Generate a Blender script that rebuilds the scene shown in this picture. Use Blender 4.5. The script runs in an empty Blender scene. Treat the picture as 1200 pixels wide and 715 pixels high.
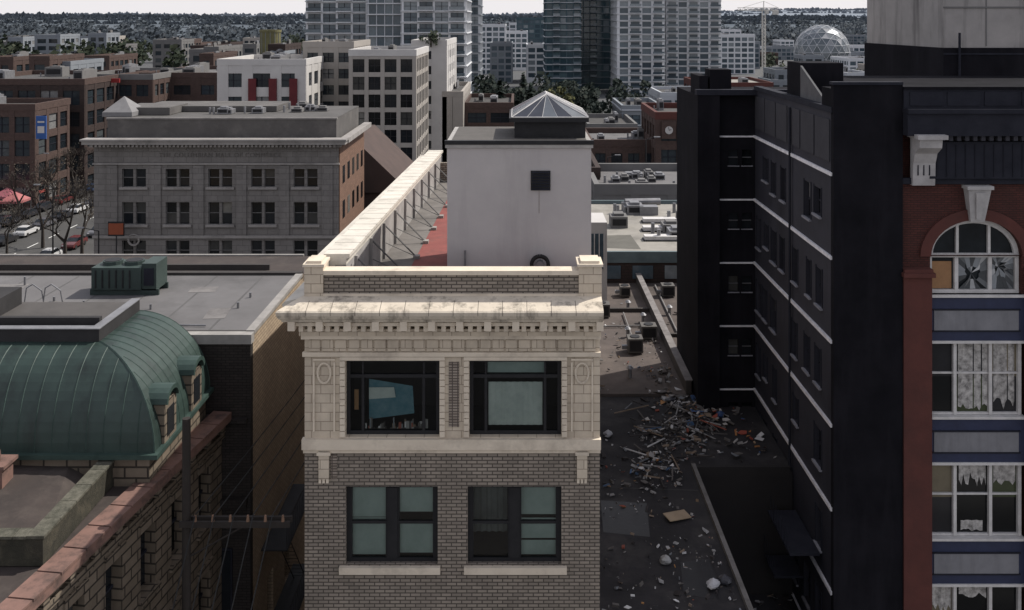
import bpy, math, random, bmesh
from mathutils import Vector, Matrix
from mathutils import noise as mn
random.seed(7)
F=1100.0; H=32.0
def WX(px,Y): return (px-607)/F*Y
def WZ(py,Y): return H-(py-24)/F*Y

# ------------------------------------------------------------ materials
MC={}
def base(name):
    m=bpy.data.materials.new(name); m.use_nodes=True
    nt=m.node_tree; b=nt.nodes['Principled BSDF']; return m,nt,b
def N(nt,t,**k):
    n=nt.nodes.new(t)
    for a,v in k.items(): setattr(n,a,v)
    return n
def rgb(c): return (c[0],c[1],c[2],1)
def mixc(nt,fac,a,b,mode='MIX'):
    n=N(nt,'ShaderNodeMix',data_type='RGBA',blend_type=mode)
    for s,v in ((0,fac),(6,a),(7,b)):
        if hasattr(v,'is_linked') or hasattr(v,'links'): nt.links.new(v,n.inputs[s])
        else: n.inputs[s].default_value = v if s==0 else rgb(v)
    return n.outputs[2]
def ramp(nt,inp,p0,p1,o0=0,o1=1):
    n=N(nt,'ShaderNodeMapRange'); nt.links.new(inp,n.inputs[0])
    n.inputs[1].default_value=p0; n.inputs[2].default_value=p1; n.inputs[3].default_value=o0; n.inputs[4].default_value=o1
    return n.outputs[0]
def noise(nt,vec,scale,detail=4,rough=.6):
    n=N(nt,'ShaderNodeTexNoise'); n.inputs['Scale'].default_value=scale
    n.inputs['Detail'].default_value=detail; n.inputs['Roughness'].default_value=rough
    nt.links.new(vec,n.inputs['Vector']); return n.outputs[0]
def coords(nt): return N(nt,'ShaderNodeTexCoord').outputs['Object']
def scaled(nt,vec,s):
    n=N(nt,'ShaderNodeMapping'); n.inputs['Scale'].default_value=s
    nt.links.new(vec,n.inputs[0]); return n.outputs[0]
def bump(nt,b,h,st,dist=.02):
    n=N(nt,'ShaderNodeBump'); n.inputs['Strength'].default_value=st; n.inputs['Distance'].default_value=dist
    nt.links.new(h,n.inputs['Height']); nt.links.new(n.outputs[0],b.inputs['Normal'])
def surf(name,c,c2=None,scale=2.0,rough=.85,metal=0,stain=None,st_amt=.6,st_scale=.35,streak=False,bmp=.3,spec=.3):
    if name in MC: return MC[name]
    m,nt,b=base(name); co=coords(nt)
    if c2 is None: c2=tuple(x*.75 for x in c)
    f=ramp(nt,noise(nt,co,scale,6,.65),.32,.68)
    col=mixc(nt,f,c,c2)
    if stain:
        v=scaled(nt,co,(1,1,.12)) if streak else co
        s=ramp(nt,noise(nt,v,st_scale,6,.7),.5,.72)
        mm=N(nt,'ShaderNodeMath',operation='MULTIPLY'); nt.links.new(s,mm.inputs[0]); mm.inputs[1].default_value=st_amt
        col=mixc(nt,mm.outputs[0],col,stain)
    nt.links.new(col,b.inputs['Base Color'])
    b.inputs['Roughness'].default_value=rough; b.inputs['Metallic'].default_value=metal
    b.inputs['Specular IOR Level'].default_value=spec
    if bmp: bump(nt,b,noise(nt,co,scale*6,5),bmp)
    MC[name]=m; return m
def brick(name,c1,c2,mort,bw=.22,bh=.075,ms=.012,stain=None,st=.5,sts=.4,bmp=.6,rough=.85,sq=.5,dist=.01):
    if name in MC: return MC[name]
    m,nt,b=base(name); co=coords(nt)
    g=N(nt,'ShaderNodeNewGeometry'); sn=N(nt,'ShaderNodeSeparateXYZ'); nt.links.new(g.outputs['True Normal'],sn.inputs[0])
    sc=N(nt,'ShaderNodeSeparateXYZ'); nt.links.new(co,sc.inputs[0])
    def M(op,a,bb=None):
        n=N(nt,'ShaderNodeMath',operation=op); nt.links.new(a,n.inputs[0])
        if bb is not None: nt.links.new(bb,n.inputs[1])
        return n.outputs[0]
    ax=M('ABSOLUTE',sn.outputs[0]); ay=M('ABSOLUTE',sn.outputs[1]); az=M('ABSOLUTE',sn.outputs[2])
    u=M('ADD',M('MULTIPLY',sc.outputs[0],M('MAXIMUM',ay,az)),M('MULTIPLY',sc.outputs[1],ax))
    v=M('ADD',sc.outputs[2],M('MULTIPLY',sc.outputs[1],az))
    cb=N(nt,'ShaderNodeCombineXYZ'); nt.links.new(u,cb.inputs[0]); nt.links.new(v,cb.inputs[1])
    t=N(nt,'ShaderNodeTexBrick'); nt.links.new(cb.outputs[0],t.inputs['Vector']); t.offset=sq
    t.inputs['Color1'].default_value=rgb(c1); t.inputs['Color2'].default_value=rgb(c2); t.inputs['Mortar'].default_value=rgb(mort)
    t.inputs['Scale'].default_value=1; t.inputs['Mortar Size'].default_value=ms; t.inputs['Mortar Smooth'].default_value=.2
    t.inputs['Brick Width'].default_value=bw; t.inputs['Row Height'].default_value=bh; t.inputs['Bias'].default_value=-.1
    n2=ramp(nt,noise(nt,co,1.3,6,.7),.3,.7)
    col=mixc(nt,n2,t.outputs[0],(.76,.76,.76),'MULTIPLY')
    if stain:
        s=ramp(nt,noise(nt,scaled(nt,co,(1,1,.15)),sts,7,.7),.48,.75)
        mm=N(nt,'ShaderNodeMath',operation='MULTIPLY'); nt.links.new(s,mm.inputs[0]); mm.inputs[1].default_value=st
        col=mixc(nt,mm.outputs[0],col,stain)
    nt.links.new(col,b.inputs['Base Color']); b.inputs['Roughness'].default_value=rough
    b.inputs['Specular IOR Level'].default_value=.25
    if bmp:
        inv=N(nt,'ShaderNodeMath',operation='SUBTRACT'); inv.inputs[0].default_value=1; nt.links.new(t.outputs[1],inv.inputs[1])
        bump(nt,b,inv.outputs[0],bmp,dist)
    MC[name]=m; return m
def island(name,cols,rough=.15,spec=.5,metal=0,bmp=0):
    if name in MC: return MC[name]
    m,nt,b=base(name)
    g=N(nt,'ShaderNodeNewGeometry'); r=N(nt,'ShaderNodeValToRGB'); r.color_ramp.interpolation='CONSTANT'
    el=r.color_ramp.elements
    tot=sum(w for w,_ in cols); acc=0
    for i,(w,c) in enumerate(cols):
        if i<1: e=el[0]; e.position=0
        elif i==1: e=el[1]; e.position=acc/tot
        else: e=el.new(acc/tot)
        e.color=rgb(c); acc+=w
    nt.links.new(g.outputs['Random Per Island'],r.inputs[0])
    nn=ramp(nt,noise(nt,coords(nt),1.5,4),.3,.7)
    col=mixc(nt,nn,r.outputs[0],(.7,.7,.7),'MULTIPLY')
    nt.links.new(col,b.inputs['Base Color']); b.inputs['Roughness'].default_value=rough
    b.inputs['Specular IOR Level'].default_value=spec; b.inputs['Metallic'].default_value=metal
    MC[name]=m; return m
def clearglass():
    m,nt,b=base('window_glass'); nt.nodes.remove(b); o=nt.nodes['Material Output']
    t=N(nt,'ShaderNodeBsdfTransparent'); t.inputs[0].default_value=(.84,.88,.86,1)
    g=N(nt,'ShaderNodeBsdfGlossy'); g.inputs['Roughness'].default_value=.04
    mx=N(nt,'ShaderNodeMixShader'); fr=N(nt,'ShaderNodeFresnel'); fr.inputs[0].default_value=1.4
    nt.links.new(fr.outputs[0],mx.inputs[0]); nt.links.new(t.outputs[0],mx.inputs[1]); nt.links.new(g.outputs[0],mx.inputs[2])
    nt.links.new(mx.outputs[0],o.inputs[0]); return m
GL=clearglass()
tc=brick('cream_terracotta',(.62,.535,.425),(.54,.465,.37),(.31,.255,.20),.55,.27,.012,stain=(.26,.215,.17),st=.5,sts=.9,bmp=.4)
tcs=surf('cream_terracotta_trim',(.66,.58,.47),(.57,.495,.40),1.6,stain=(.22,.185,.15),st_amt=.5,st_scale=1.0)
tcd=surf('terracotta_weathered',(.62,.55,.45),(.50,.44,.36),2.2,stain=(.05,.043,.036),st_amt=.9,st_scale=2.2,streak=True)
whitetop=surf('painted_parapet',(.62,.58,.51),(.50,.47,.415),1.1,stain=(.24,.22,.19),st_amt=.6,st_scale=.8)
tan=brick('buff_brick',(.32,.275,.228),(.222,.191,.160),(.085,.073,.063),.30,.105,.017,stain=(.14,.118,.10),st=.35,sts=.5,bmp=.8)
tanbasket=brick('patterned_brick',(.24,.20,.165),(.36,.31,.26),(.10,.08,.07),.16,.08,.016,sq=.0)
sidebrick=brick('yellow_brick',(.44,.345,.245),(.36,.28,.20),(.20,.152,.11),.36,.13,.014,stain=(.20,.155,.115),st=.35,sts=.5)  # warm bright albedo stands in for sun on the left building's side wall
stucco=surf('grey_stucco',(.42,.395,.39),(.375,.353,.352),.8,stain=(.26,.245,.24),st_amt=.5,st_scale=.7,streak=True,bmp=.15)
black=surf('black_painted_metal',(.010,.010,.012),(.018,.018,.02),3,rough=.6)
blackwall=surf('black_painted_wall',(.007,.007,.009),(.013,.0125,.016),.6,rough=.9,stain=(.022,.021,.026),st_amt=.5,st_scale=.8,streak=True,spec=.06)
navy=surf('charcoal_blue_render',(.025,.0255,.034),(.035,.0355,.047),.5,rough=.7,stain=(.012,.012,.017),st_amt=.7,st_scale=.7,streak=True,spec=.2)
band=surf('white_string_course',(.74,.73,.75),(.52,.51,.54),3)
tar=surf('tar_roofing',(.016,.015,.017),(.029,.027,.029),.7,rough=.9,stain=(.070,.064,.062),st_amt=.6,st_scale=.55,bmp=.5)
gravel=surf('gravel_roofing',(.105,.086,.078),(.062,.052,.048),.5,rough=.95,stain=(.17,.143,.122),st_amt=.45,st_scale=.3,bmp=.5)
lightgravel=surf('pale_gravel_roofing',(.30,.283,.252),(.21,.198,.18),.4,stain=(.10,.095,.082),st_amt=.7,st_scale=.22)
greyroof=surf('grey_membrane_roof',(.14,.135,.137),(.105,.101,.102),.35,stain=(.06,.058,.058),st_amt=.65,st_scale=.25,bmp=.2)
redroof=surf('red_roof_deck',(.23,.07,.06),(.17,.052,.046),1.5,stain=(.10,.055,.048),st_amt=.6,st_scale=.8)
greydeck=surf('grey_roof_deck',(.17,.157,.146),(.115,.106,.098),1.2,stain=(.06,.056,.052))
copper=surf('green_copper',(.031,.053,.046),(.019,.034,.030),1.0,rough=.5,stain=(.008,.012,.0115),st_amt=.9,st_scale=.8,streak=True,bmp=.15,spec=.4)
copper2=surf('copper_seam',(.040,.067,.058),(.023,.041,.036),2,rough=.55)
stone=brick('tan_ashlar',(.20,.163,.125),(.147,.119,.09),(.046,.038,.031),.7,.33,.03,stain=(.05,.041,.034),st=.8,sts=.6,bmp=1,dist=.03)
redcop=surf('red_sandstone_coping',(.20,.115,.094),(.135,.083,.069),1.5,stain=(.05,.037,.033),st_amt=.8,st_scale=1.5)
moss=surf('mossy_stone',(.046,.042,.031),(.026,.025,.019),3,stain=(.10,.087,.062),st_amt=.6,st_scale=2,bmp=1)
brownroof=surf('brown_felt_roof',(.056,.044,.040),(.035,.029,.027),.8,stain=(.085,.07,.061),st_amt=.6,st_scale=.9)
redbrick=brick('dark_red_brick',(.085,.029,.024),(.062,.023,.020),(.034,.018,.016),.24,.08,.01,stain=(.036,.021,.018),st=.4)
redstucco=surf('red_painted_pilaster',(.10,.034,.028),(.075,.027,.023),1.2,stain=(.045,.023,.02))
bluepanel=surf('blue_painted_spandrel',(.029,.036,.076),(.023,.028,.058),2,rough=.6)
greypanel=surf('grey_panel',(.20,.20,.216),(.155,.156,.17),1.5,rough=.7,stain=(.09,.088,.094),st_amt=.5,st_scale=1.2,streak=True)
whitefr=surf('white_window_frame',(.58,.56,.55),(.44,.43,.42),3,rough=.6)
slate=surf('dark_slate_cornice',(.016,.017,.024),(.025,.026,.035),1.5,rough=.8,spec=.12)
greystone=brick('grey_limestone',(.215,.202,.194),(.185,.174,.167),(.13,.122,.117),1.4,.62,.03,stain=(.11,.103,.098),st=.5,sts=.3)
greystrim=surf('limestone_trim',(.30,.282,.27),(.23,.217,.208),.8,stain=(.10,.094,.09),st_amt=.6,st_scale=.3)
orangebrick=brick('orange_brick',(.22,.125,.087),(.17,.097,.068),(.13,.09,.07),.5,.2,.03)
brownbrick=brick('brown_brick',(.100,.063,.054),(.077,.049,.042),(.065,.05,.045),.5,.2,.03,stain=(.06,.043,.038),st=.4,sts=.2)
dkbrick=brick('dark_brick',(.057,.038,.034),(.043,.030,.028),(.038,.03,.028),.5,.2,.03)
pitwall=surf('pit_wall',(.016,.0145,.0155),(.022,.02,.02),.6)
beige=surf('beige_precast',(.34,.312,.285),(.285,.263,.24),.2)
whitep=surf('white_render',(.50,.485,.47),(.42,.405,.395),.2)
palec=surf('pale_tower_concrete',(.60,.61,.63),(.52,.53,.555),.1)
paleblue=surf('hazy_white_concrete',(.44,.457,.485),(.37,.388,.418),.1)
midgrey=surf('grey_concrete',(.155,.151,.15),(.12,.117,.116),.3)
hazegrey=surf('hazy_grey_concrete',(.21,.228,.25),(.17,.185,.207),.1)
tealdk=surf('dark_teal_frame',(.055,.088,.105),(.044,.072,.088),.1)
roofdk=surf('dark_roof',(.07,.067,.065),(.05,.048,.047),.3)
metal=surf('galvanised_metal',(.26,.26,.27),(.18,.18,.19),2,rough=.5,metal=.5)
greenmetal=surf('green_metal_casing',(.042,.061,.056),(.032,.047,.044),2,rough=.6,stain=(.023,.03,.028))
asphalt=surf('asphalt',(.05,.05,.05),(.065,.063,.06),.3)
paving=surf('pavement',(.22,.21,.2),(.17,.165,.16),.6)
groundm=surf('city_ground',(.085,.087,.09),(.06,.062,.064),.02)
paint=surf('road_paint',(.75,.75,.72),(.6,.6,.57),1)
wood=surf('weathered_pole_wood',(.03,.025,.022),(.022,.018,.016),3)
rubber=surf('rubber',(.015,.015,.015),(.025,.025,.025),5)
curtain=surf('grey_curtain',(.46,.50,.48),(.36,.40,.385),3)
frost=surf('frosted_blind',(.28,.34,.325),(.20,.255,.242),1.2,rough=.5)
tealart=surf('teal_painting',(.04,.13,.17),(.13,.21,.245),2)
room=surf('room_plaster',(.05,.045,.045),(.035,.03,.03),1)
orangep=surf('orange_paper',(.34,.19,.095),(.26,.145,.075),2)
winfar=island('far_windows',[(6,(.015,.02,.025)),(4,(.03,.04,.048)),(2,(.075,.085,.09)),(1,(.2,.2,.2))],.12,.4)
windark=island('dark_windows',[(6,(.007,.009,.011)),(3,(.018,.021,.025)),(2,(.06,.06,.058)),(.6,(.19,.185,.17))],.1,.35)
winblue=island('blue_curtain_wall',[(5,(.04,.065,.085)),(4,(.07,.10,.125)),(3,(.11,.145,.17)),(2,(.20,.23,.25))],.15,.5)
winteal=island('teal_curtain_wall',[(5,(.02,.05,.068)),(4,(.037,.073,.092)),(3,(.06,.105,.122)),(1,(.16,.19,.21))],.12,.5)
debrism=island('rubbish',[(6,(.30,.29,.285)),(6,(.12,.11,.105)),(9,(.045,.04,.04)),(3.5,(.58,.57,.57)),(3,(.21,.16,.12)),(.5,(.08,.13,.22)),(.5,(.28,.09,.065)),(2,(.19,.20,.215)),(.4,(.42,.22,.09))],.8,.2)
warmrub=island('warm_rubbish',[(3,(.42,.20,.08)),(3,(.32,.08,.055)),(3,(.45,.43,.41)),(2,(.24,.17,.11)),(1,(.07,.12,.24))],.8,.2)

# ------------------------------------------------------------ geometry
class Part:
    def __init__(s,n,m): s.n=n; s.m=m; s.v=[]; s.f=[]; s.smooth=False
    def face(s,pts):
        i=len(s.v); s.v+= [tuple(p) for p in pts]; s.f.append(tuple(range(i,i+len(pts))))
    def hexa(s,p):
        i=len(s.v); s.v+=[tuple(q) for q in p]
        for f in ((0,3,2,1),(4,5,6,7),(0,1,5,4),(1,2,6,5),(2,3,7,6),(3,0,4,7)): s.f.append(tuple(i+k for k in f))
    def box(s,x0,x1,y0,y1,z0,z1):
        s.hexa([(x0,y0,z0),(x1,y0,z0),(x1,y1,z0),(x0,y1,z0),(x0,y0,z1),(x1,y0,z1),(x1,y1,z1),(x0,y1,z1)])
    def rbox(s,c,d,rz=0,rx=0,ry=0):
        M=Matrix.Translation(c)@Matrix.Rotation(rz,4,'Z')@Matrix.Rotation(rx,4,'X')@Matrix.Rotation(ry,4,'Y')
        a,b,e=d[0]/2,d[1]/2,d[2]/2
        s.hexa([M@Vector(q) for q in ((-a,-b,-e),(a,-b,-e),(a,b,-e),(-a,b,-e),(-a,-b,e),(a,-b,e),(a,b,e),(-a,b,e))])
    def cyl(s,p0,p1,r0,r1=None,n=8):
        if r1 is None: r1=r0
        p0=Vector(p0);p1=Vector(p1);d=(p1-p0)
        if d.length<1e-6: return
        q=d.to_track_quat('Z','Y'); i=len(s.v)
        for p,r in ((p0,r0),(p1,r1)):
            for k in range(n):
                a=2*math.pi*k/n; s.v.append(tuple(p+q@Vector((r*math.cos(a),r*math.sin(a),0))))
        for k in range(n): s.f.append((i+k,i+(k+1)%n,i+n+(k+1)%n,i+n+k))
        s.f.append(tuple(i+k for k in reversed(range(n)))); s.f.append(tuple(i+n+k for k in range(n)))
    def bar(s,p0,p1,w):  s.cyl(p0,p1,w*.7,w*.7,4)
    def fbox(s,fr,a0,a1,b0,b1,c0,c1):
        s.hexa([fr.pt(a0,b0,c1),fr.pt(a1,b0,c1),fr.pt(a1,b0,c0),fr.pt(a0,b0,c0),fr.pt(a0,b1,c1),fr.pt(a1,b1,c1),fr.pt(a1,b1,c0),fr.pt(a0,b1,c0)])
    def fquad(s,fr,a0,a1,b0,b1,c): s.face([fr.pt(a0,b0,c),fr.pt(a1,b0,c),fr.pt(a1,b1,c),fr.pt(a0,b1,c)])
    def facade(s,fr,a0,a1,b0,b1,holes,dep):
        A=sorted(set([a0,a1]+[h[0] for h in holes]+[h[1] for h in holes])); Bv=sorted(set([b0,b1]+[h[2] for h in holes]+[h[3] for h in holes]))
        A=[x for x in A if a0<=x<=a1]; Bv=[x for x in Bv if b0<=x<=b1]
        for j in range(len(Bv)-1):
            st=None
            for i in range(len(A)-1):
                ca=(A[i]+A[i+1])/2; cb=(Bv[j]+Bv[j+1])/2
                ins=any(h[0]<ca<h[1] and h[2]<cb<h[3] for h in holes)
                if not ins and st is None: st=A[i]
                if ins and st is not None: s.fquad(fr,st,A[i],Bv[j],Bv[j+1],0); st=None
            if st is not None: s.fquad(fr,st,A[-1],Bv[j],Bv[j+1],0)
        for h in holes:
            x0,x1,z0,z1=h
            s.face([fr.pt(x0,z0,0),fr.pt(x0,z1,0),fr.pt(x0,z1,-dep),fr.pt(x0,z0,-dep)])
            s.face([fr.pt(x1,z0,0),fr.pt(x1,z1,0),fr.pt(x1,z1,-dep),fr.pt(x1,z0,-dep)])
            s.face([fr.pt(x0,z0,0),fr.pt(x1,z0,0),fr.pt(x1,z0,-dep),fr.pt(x0,z0,-dep)])
            s.face([fr.pt(x0,z1,0),fr.pt(x1,z1,0),fr.pt(x1,z1,-dep),fr.pt(x0,z1,-dep)])
class Fr:
    def __init__(s,O,u,n): s.O=Vector(O); s.u=Vector(u); s.n=Vector(n)
    def pt(s,a,b,c): return s.O+s.u*a+Vector((0,0,b))+s.n*c
class Bd:
    def __init__(s,name): s.name=name; s.parts={}; s.extra=[]
    def p(s,n,m):
        if n not in s.parts: s.parts[n]=Part(n,m)
        return s.parts[n]
    def done(s):
        ps=[p for p in s.parts.values() if p.f]
        single=len(ps)==1 and not s.extra
        e=None
        if not single:
            e=bpy.data.objects.new(s.name,None); bpy.context.collection.objects.link(e)
        for p in ps:
            nm=s.name if single else p.n
            me=bpy.data.meshes.new(nm); me.from_pydata(p.v,[],p.f); me.materials.append(p.m)
            if p.smooth:
                for q in me.polygons: q.use_smooth=True
            me.update()
            o=bpy.data.objects.new(nm,me); bpy.context.collection.objects.link(o)
            if e: o.parent=e
            else: e=o
        for o in s.extra: o.parent=e
        return e

def rooftop(b,X0,X1,Y0,Y1,zt,n,small=False):
    for k in range(n):
        w=random.uniform(.06,.16)*(X1-X0); d=random.uniform(.1,.25)*(Y1-Y0); h=random.uniform(.8,2.2)
        if small: w=min(w,1.3); d=min(d,1.6); h=random.uniform(.4,.9)
        x=random.uniform(X0+1,X1-w-1); y=random.uniform(Y0+1,Y1-d-1)
        m=b.p('roof_plant_%d'%(k%2),(metal,midgrey)[k%2])
        m.box(x,x+w,y,y+d,zt,zt+h); m.box(x+w*.2,x+w*.8,y+d*.2,y+d*.8,zt+h,zt+h+.2)
        b.p('plant_grilles',black).box(x+w*.1,x+w*.9,y-.03,y,zt+h*.25,zt+h*.8)
        b.p('vent_pipes',metal).cyl((x-.8,y,zt),(x-.8,y,zt+.8),.14,.14,6)
def gbuild(name,X0,X1,Y0,Y1,zt,wall,glass,fl=3.4,bay=3.0,pier=.9,sp=1.3,roof=None,parap=.9,mech=3,balc=None,slab=None,sides='FLR',trim=None,top=0,mull=True,z0=0):
    b=Bd(name); w=b.p('walls',wall); g=b.p('windows',glass); fm=b.p('window_bars',black if glass is windark else slate)
    w.box(X0,X1,Y0,Y1,z0,zt-.02)
    W=X1-X0; D=Y1-Y0
    frs={'F':(Fr((X0,Y0,0),(1,0,0),(0,-1,0)),W),'L':(Fr((X0,Y0,0),(0,1,0),(-1,0,0)),D),'R':(Fr((X1,Y0,0),(0,1,0),(1,0,0)),D)}
    zt2=zt-top
    nf=max(1,int((zt2-z0)/fl))
    for sd in sides:
        fr,L=frs[sd]; nb=max(1,round(L/bay)); bw=L/nb
        for i in range(nb+1):
            a=min(max(i*bw-pier/2,-.3 if sd=='F' else 0),L+(.3 if sd=='F' else 0)-pier)
            w.fbox(fr,a,a+pier,z0,zt,0,.33)
        for k in range(nf+1):
            zt3=zt2-k*fl
            lo=max(z0,zt3-sp) if k<nf else z0
            w.fbox(fr,0,L,lo,zt3 if k else zt,0,.28)
            if slab: b.p('floor_slabs',slab).fbox(fr,-.3,L+.3,zt3-.3,zt3,.3,.62)
            if k<nf:
                for i in range(nb):
                    a0=i*bw+pier/2; a1=(i+1)*bw-pier/2
                    if a1-a0<.3: continue
                    g.fquad(fr,a0,a1,zt3-fl,zt3-sp,.05)
                    if mull and sd in ('F',):
                        fm.fbox(fr,(a0+a1)/2-.06,(a0+a1)/2+.06,zt3-fl,zt3-sp,.05,.15)
                    if mull: fm.fbox(fr,a0,a1,zt3-(fl+sp)/2-.05,zt3-(fl+sp)/2+.05,.05,.13)
                if balc and sd=='F':
                    for i in balc:
                        if i<nb:
                            b.p('balcony_slabs',slab or whitep).fbox(fr,i*bw,(i+1)*bw,zt3-fl-.1,zt3-fl+.15,.3,1.9)
                            b.p('balcony_rails',winblue).fbox(fr,i*bw,(i+1)*bw,zt3-fl+.2,zt3-fl+1.1,1.82,1.88)
    r=b.p('roof',roof or roofdk); r.face([(X0,Y0,zt),(X1,Y0,zt),(X1,Y1,zt),(X0,Y1,zt)])
    t=b.p('parapet',trim or wall); o=.36
    t.box(X0-o,X1+o,Y0-o,Y0+.2,zt-.25,zt+parap); t.box(X0-o,X1+o,Y1-.2,Y1+o,zt-.25,zt+parap)
    t.box(X0-o,X0+.2,Y0+.2,Y1-.2,zt-.25,zt+parap); t.box(X1-.2,X1+o,Y0+.2,Y1-.2,zt-.25,zt+parap)
    rooftop(b,X0,X1,Y0,Y1,zt,mech)
    return b
def pb(name,px0,px1,py,Y,D,wall,glass,**k):
    return gbuild(name,WX(px0,Y),WX(px1,Y),Y,Y+D,WZ(py,Y),wall,glass,**k)

# ------------------------------------------------------------ CENTRE BUILDING
def sc(px): return (px-607)/40.0
def sz(py): return 32-(py-24)/40.0
b=Bd('buff_brick_building')
fr=Fr((0,27.5,0),(1,0,0),(0,-1,0))
XL,XR=-6.25,2.4
br=b.p('brick_facade',tan); te=b.p('terracotta_facade',tc); tr=b.p('terracotta_trim',tcs)
rows2=[]; 
for k in range(5):
    for (x0,x1) in ((405,513),(548,658)):
        rows2.append((sc(x0),sc(x1),sz(662)-3.62*k,sz(570)-3.62*k))
rows1=[(sc(405),sc(515),sz(512),sz(422)),(sc(550),sc(658),sz(512),sz(422))]
br.facade(fr,XL,XR,.2,sz(522),rows2,.35)
te.facade(fr,XL,XR,sz(522),sz(370),rows1,.35)
w=b.p('side_walls',sidebrick)
w.face([(XL,27.5,0),(XL+1,51,0),(XL+1,51,24),(XL,27.5,24)]); w.face([(XR,27.5,0),(XR,51,0),(XR,51,23.6),(XR,27.5,23.6)]); w.face([(XL+1,51,0),(XR,51,0),(XR,51,24),(XL+1,51,24)])
def sash(b,fr,h,kind=0):
    x0,x1,z0,z1=h; f=b.p('window_frames',black); g=b.p('glass',GL)
    d=-.22
    t=.11
    f.fbox(fr,x0,x1,z0,z0+t,d-.05,d+.05); f.fbox(fr,x0,x1,z1-t,z1,d-.05,d+.05)
    f.fbox(fr,x0,x0+t,z0+t,z1-t,d-.05,d+.05); f.fbox(fr,x1-t,x1,z0+t,z1-t,d-.05,d+.05)
    xm=(x0+x1)/2
    if kind==1:
        f.fbox(fr,x0+t,x1-t,z1-.58,z1-.48,d-.05,d+.06)
        f.fbox(fr,x0+.44,x0+.52,z0+t,z1-.58,d-.05,d+.05); f.fbox(fr,x1-.52,x1-.44,z0+t,z1-.58,d-.05,d+.05)
        f.fbox(fr,x0+.45,x0+.5,z1-.48,z1-t,d-.04,d+.04); f.fbox(fr,x1-.5,x1-.45,z1-.48,z1-t,d-.04,d+.04)
    else:
        f.fbox(fr,xm-.15,xm+.15,z0+t,z1-t,d-.05,d+.07)
        for a,c in ((x0+t,xm-.15),(xm+.15,x1-t)):
            zm=(z0+z1)/2; f.fbox(fr,a,c,zm-.04,zm+.04,d-.05,d+.04)
            f.fbox(fr,a,a+.05,z0+t,z1-t,d-.04,d+.03); f.fbox(fr,c-.05,c,z0+t,z1-t,d-.04,d+.03)
    g.fquad(fr,x0+.02,x1-.02,z0+.02,z1-.02,d)
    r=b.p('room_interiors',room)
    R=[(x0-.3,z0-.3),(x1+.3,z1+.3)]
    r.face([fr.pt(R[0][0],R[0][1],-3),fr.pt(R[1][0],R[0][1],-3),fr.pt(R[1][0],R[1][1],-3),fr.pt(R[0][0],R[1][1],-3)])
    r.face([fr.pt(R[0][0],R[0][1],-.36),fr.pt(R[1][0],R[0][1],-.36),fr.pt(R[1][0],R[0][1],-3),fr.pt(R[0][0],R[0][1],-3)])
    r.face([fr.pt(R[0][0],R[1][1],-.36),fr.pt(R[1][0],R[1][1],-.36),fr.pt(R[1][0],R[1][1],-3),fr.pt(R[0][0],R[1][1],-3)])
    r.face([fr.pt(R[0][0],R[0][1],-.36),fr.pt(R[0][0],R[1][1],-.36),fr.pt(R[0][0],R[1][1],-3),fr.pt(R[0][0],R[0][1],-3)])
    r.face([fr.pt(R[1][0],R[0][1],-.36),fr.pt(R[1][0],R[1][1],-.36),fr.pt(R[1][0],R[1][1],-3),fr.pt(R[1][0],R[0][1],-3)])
def wavy(p,fr,x0,x1,z0,z1,d,amp=.03,n=26,torn=0):
    zz=[z0+torn*random.random() for _ in range(n+1)]
    for i in range(n):
        a0=x0+(x1-x0)*i/n; a1=x0+(x1-x0)*(i+1)/n
        c0=d+amp*math.sin(i*1.9); c1=d+amp*math.sin((i+1)*1.9)
        p.face([fr.pt(a0,zz[i],c0),fr.pt(a1,zz[i+1],c1),fr.pt(a1,z1,c1),fr.pt(a0,z1,c0)])
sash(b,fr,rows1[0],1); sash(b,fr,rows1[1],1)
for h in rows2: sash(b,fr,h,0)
bl=b.p('blinds',frost); cu=b.p('curtains',curtain)
wavy(cu,fr,sc(572),sc(636),sz(503),sz(452),-.30,.01)
bl.fquad(fr,sc(571),sc(640),sz(441),sz(426),-.31)
ta=b.p('painting',tealart)
ta.face([fr.pt(sc(430),sz(498),-.40),fr.pt(sc(484),sz(490),-.34),fr.pt(sc(482),sz(458),-.36),fr.pt(sc(430),sz(450),-.40)])
cu.face([fr.pt(sc(430),sz(474),-.38),fr.pt(sc(462),sz(471),-.33),fr.pt(sc(460),sz(459),-.33),fr.pt(sc(430),sz(460),-.38)])
cl=b.p('shelf_clutter',debrism)
for i in range(60):
    x=random.uniform(sc(422),sc(498)); hgt=random.uniform(.04,.38)*random.uniform(.4,1)
    cl.fbox(fr,x,x+random.uniform(.03,.10),sz(508)+.02,sz(508)+hgt,-.33+random.uniform(-.02,.02),-.29+random.uniform(-.01,.01))
b.p('orange_poster',orangep).fbox(fr,sc(412),sc(417),sz(488),sz(464),-.5,-.48)
bl.fquad(fr,sc(410),sc(451),sz(657),sz(613),-.33); bl.fquad(fr,sc(410),sc(451),sz(612),sz(576),-.31)
bl.fquad(fr,sc(467),sc(509),sz(655),sz(616),-.33); bl.fquad(fr,sc(467),sc(509),sz(606),sz(576),-.31)
bl.fquad(fr,sc(610),sc(654),sz(657),sz(640),-.33); bl.fquad(fr,sc(610),sc(654),sz(637),sz(613),-.30); bl.fquad(fr,sc(610),sc(654),sz(610),sz(574),-.36)
wavy(b.p('dark_drape',surf('dark_drape',(.10,.11,.11),(.07,.075,.075),2)),fr,sc(553),sc(594),sz(640),sz(574),-.8,.03,16)
tr.fbox(fr,XL-.06,XR+.02,sz(525),sz(513),-.05,.14)
tr.fbox(fr,XL-.03,XR+.01,sz(530),sz(525),-.05,.07)
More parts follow.
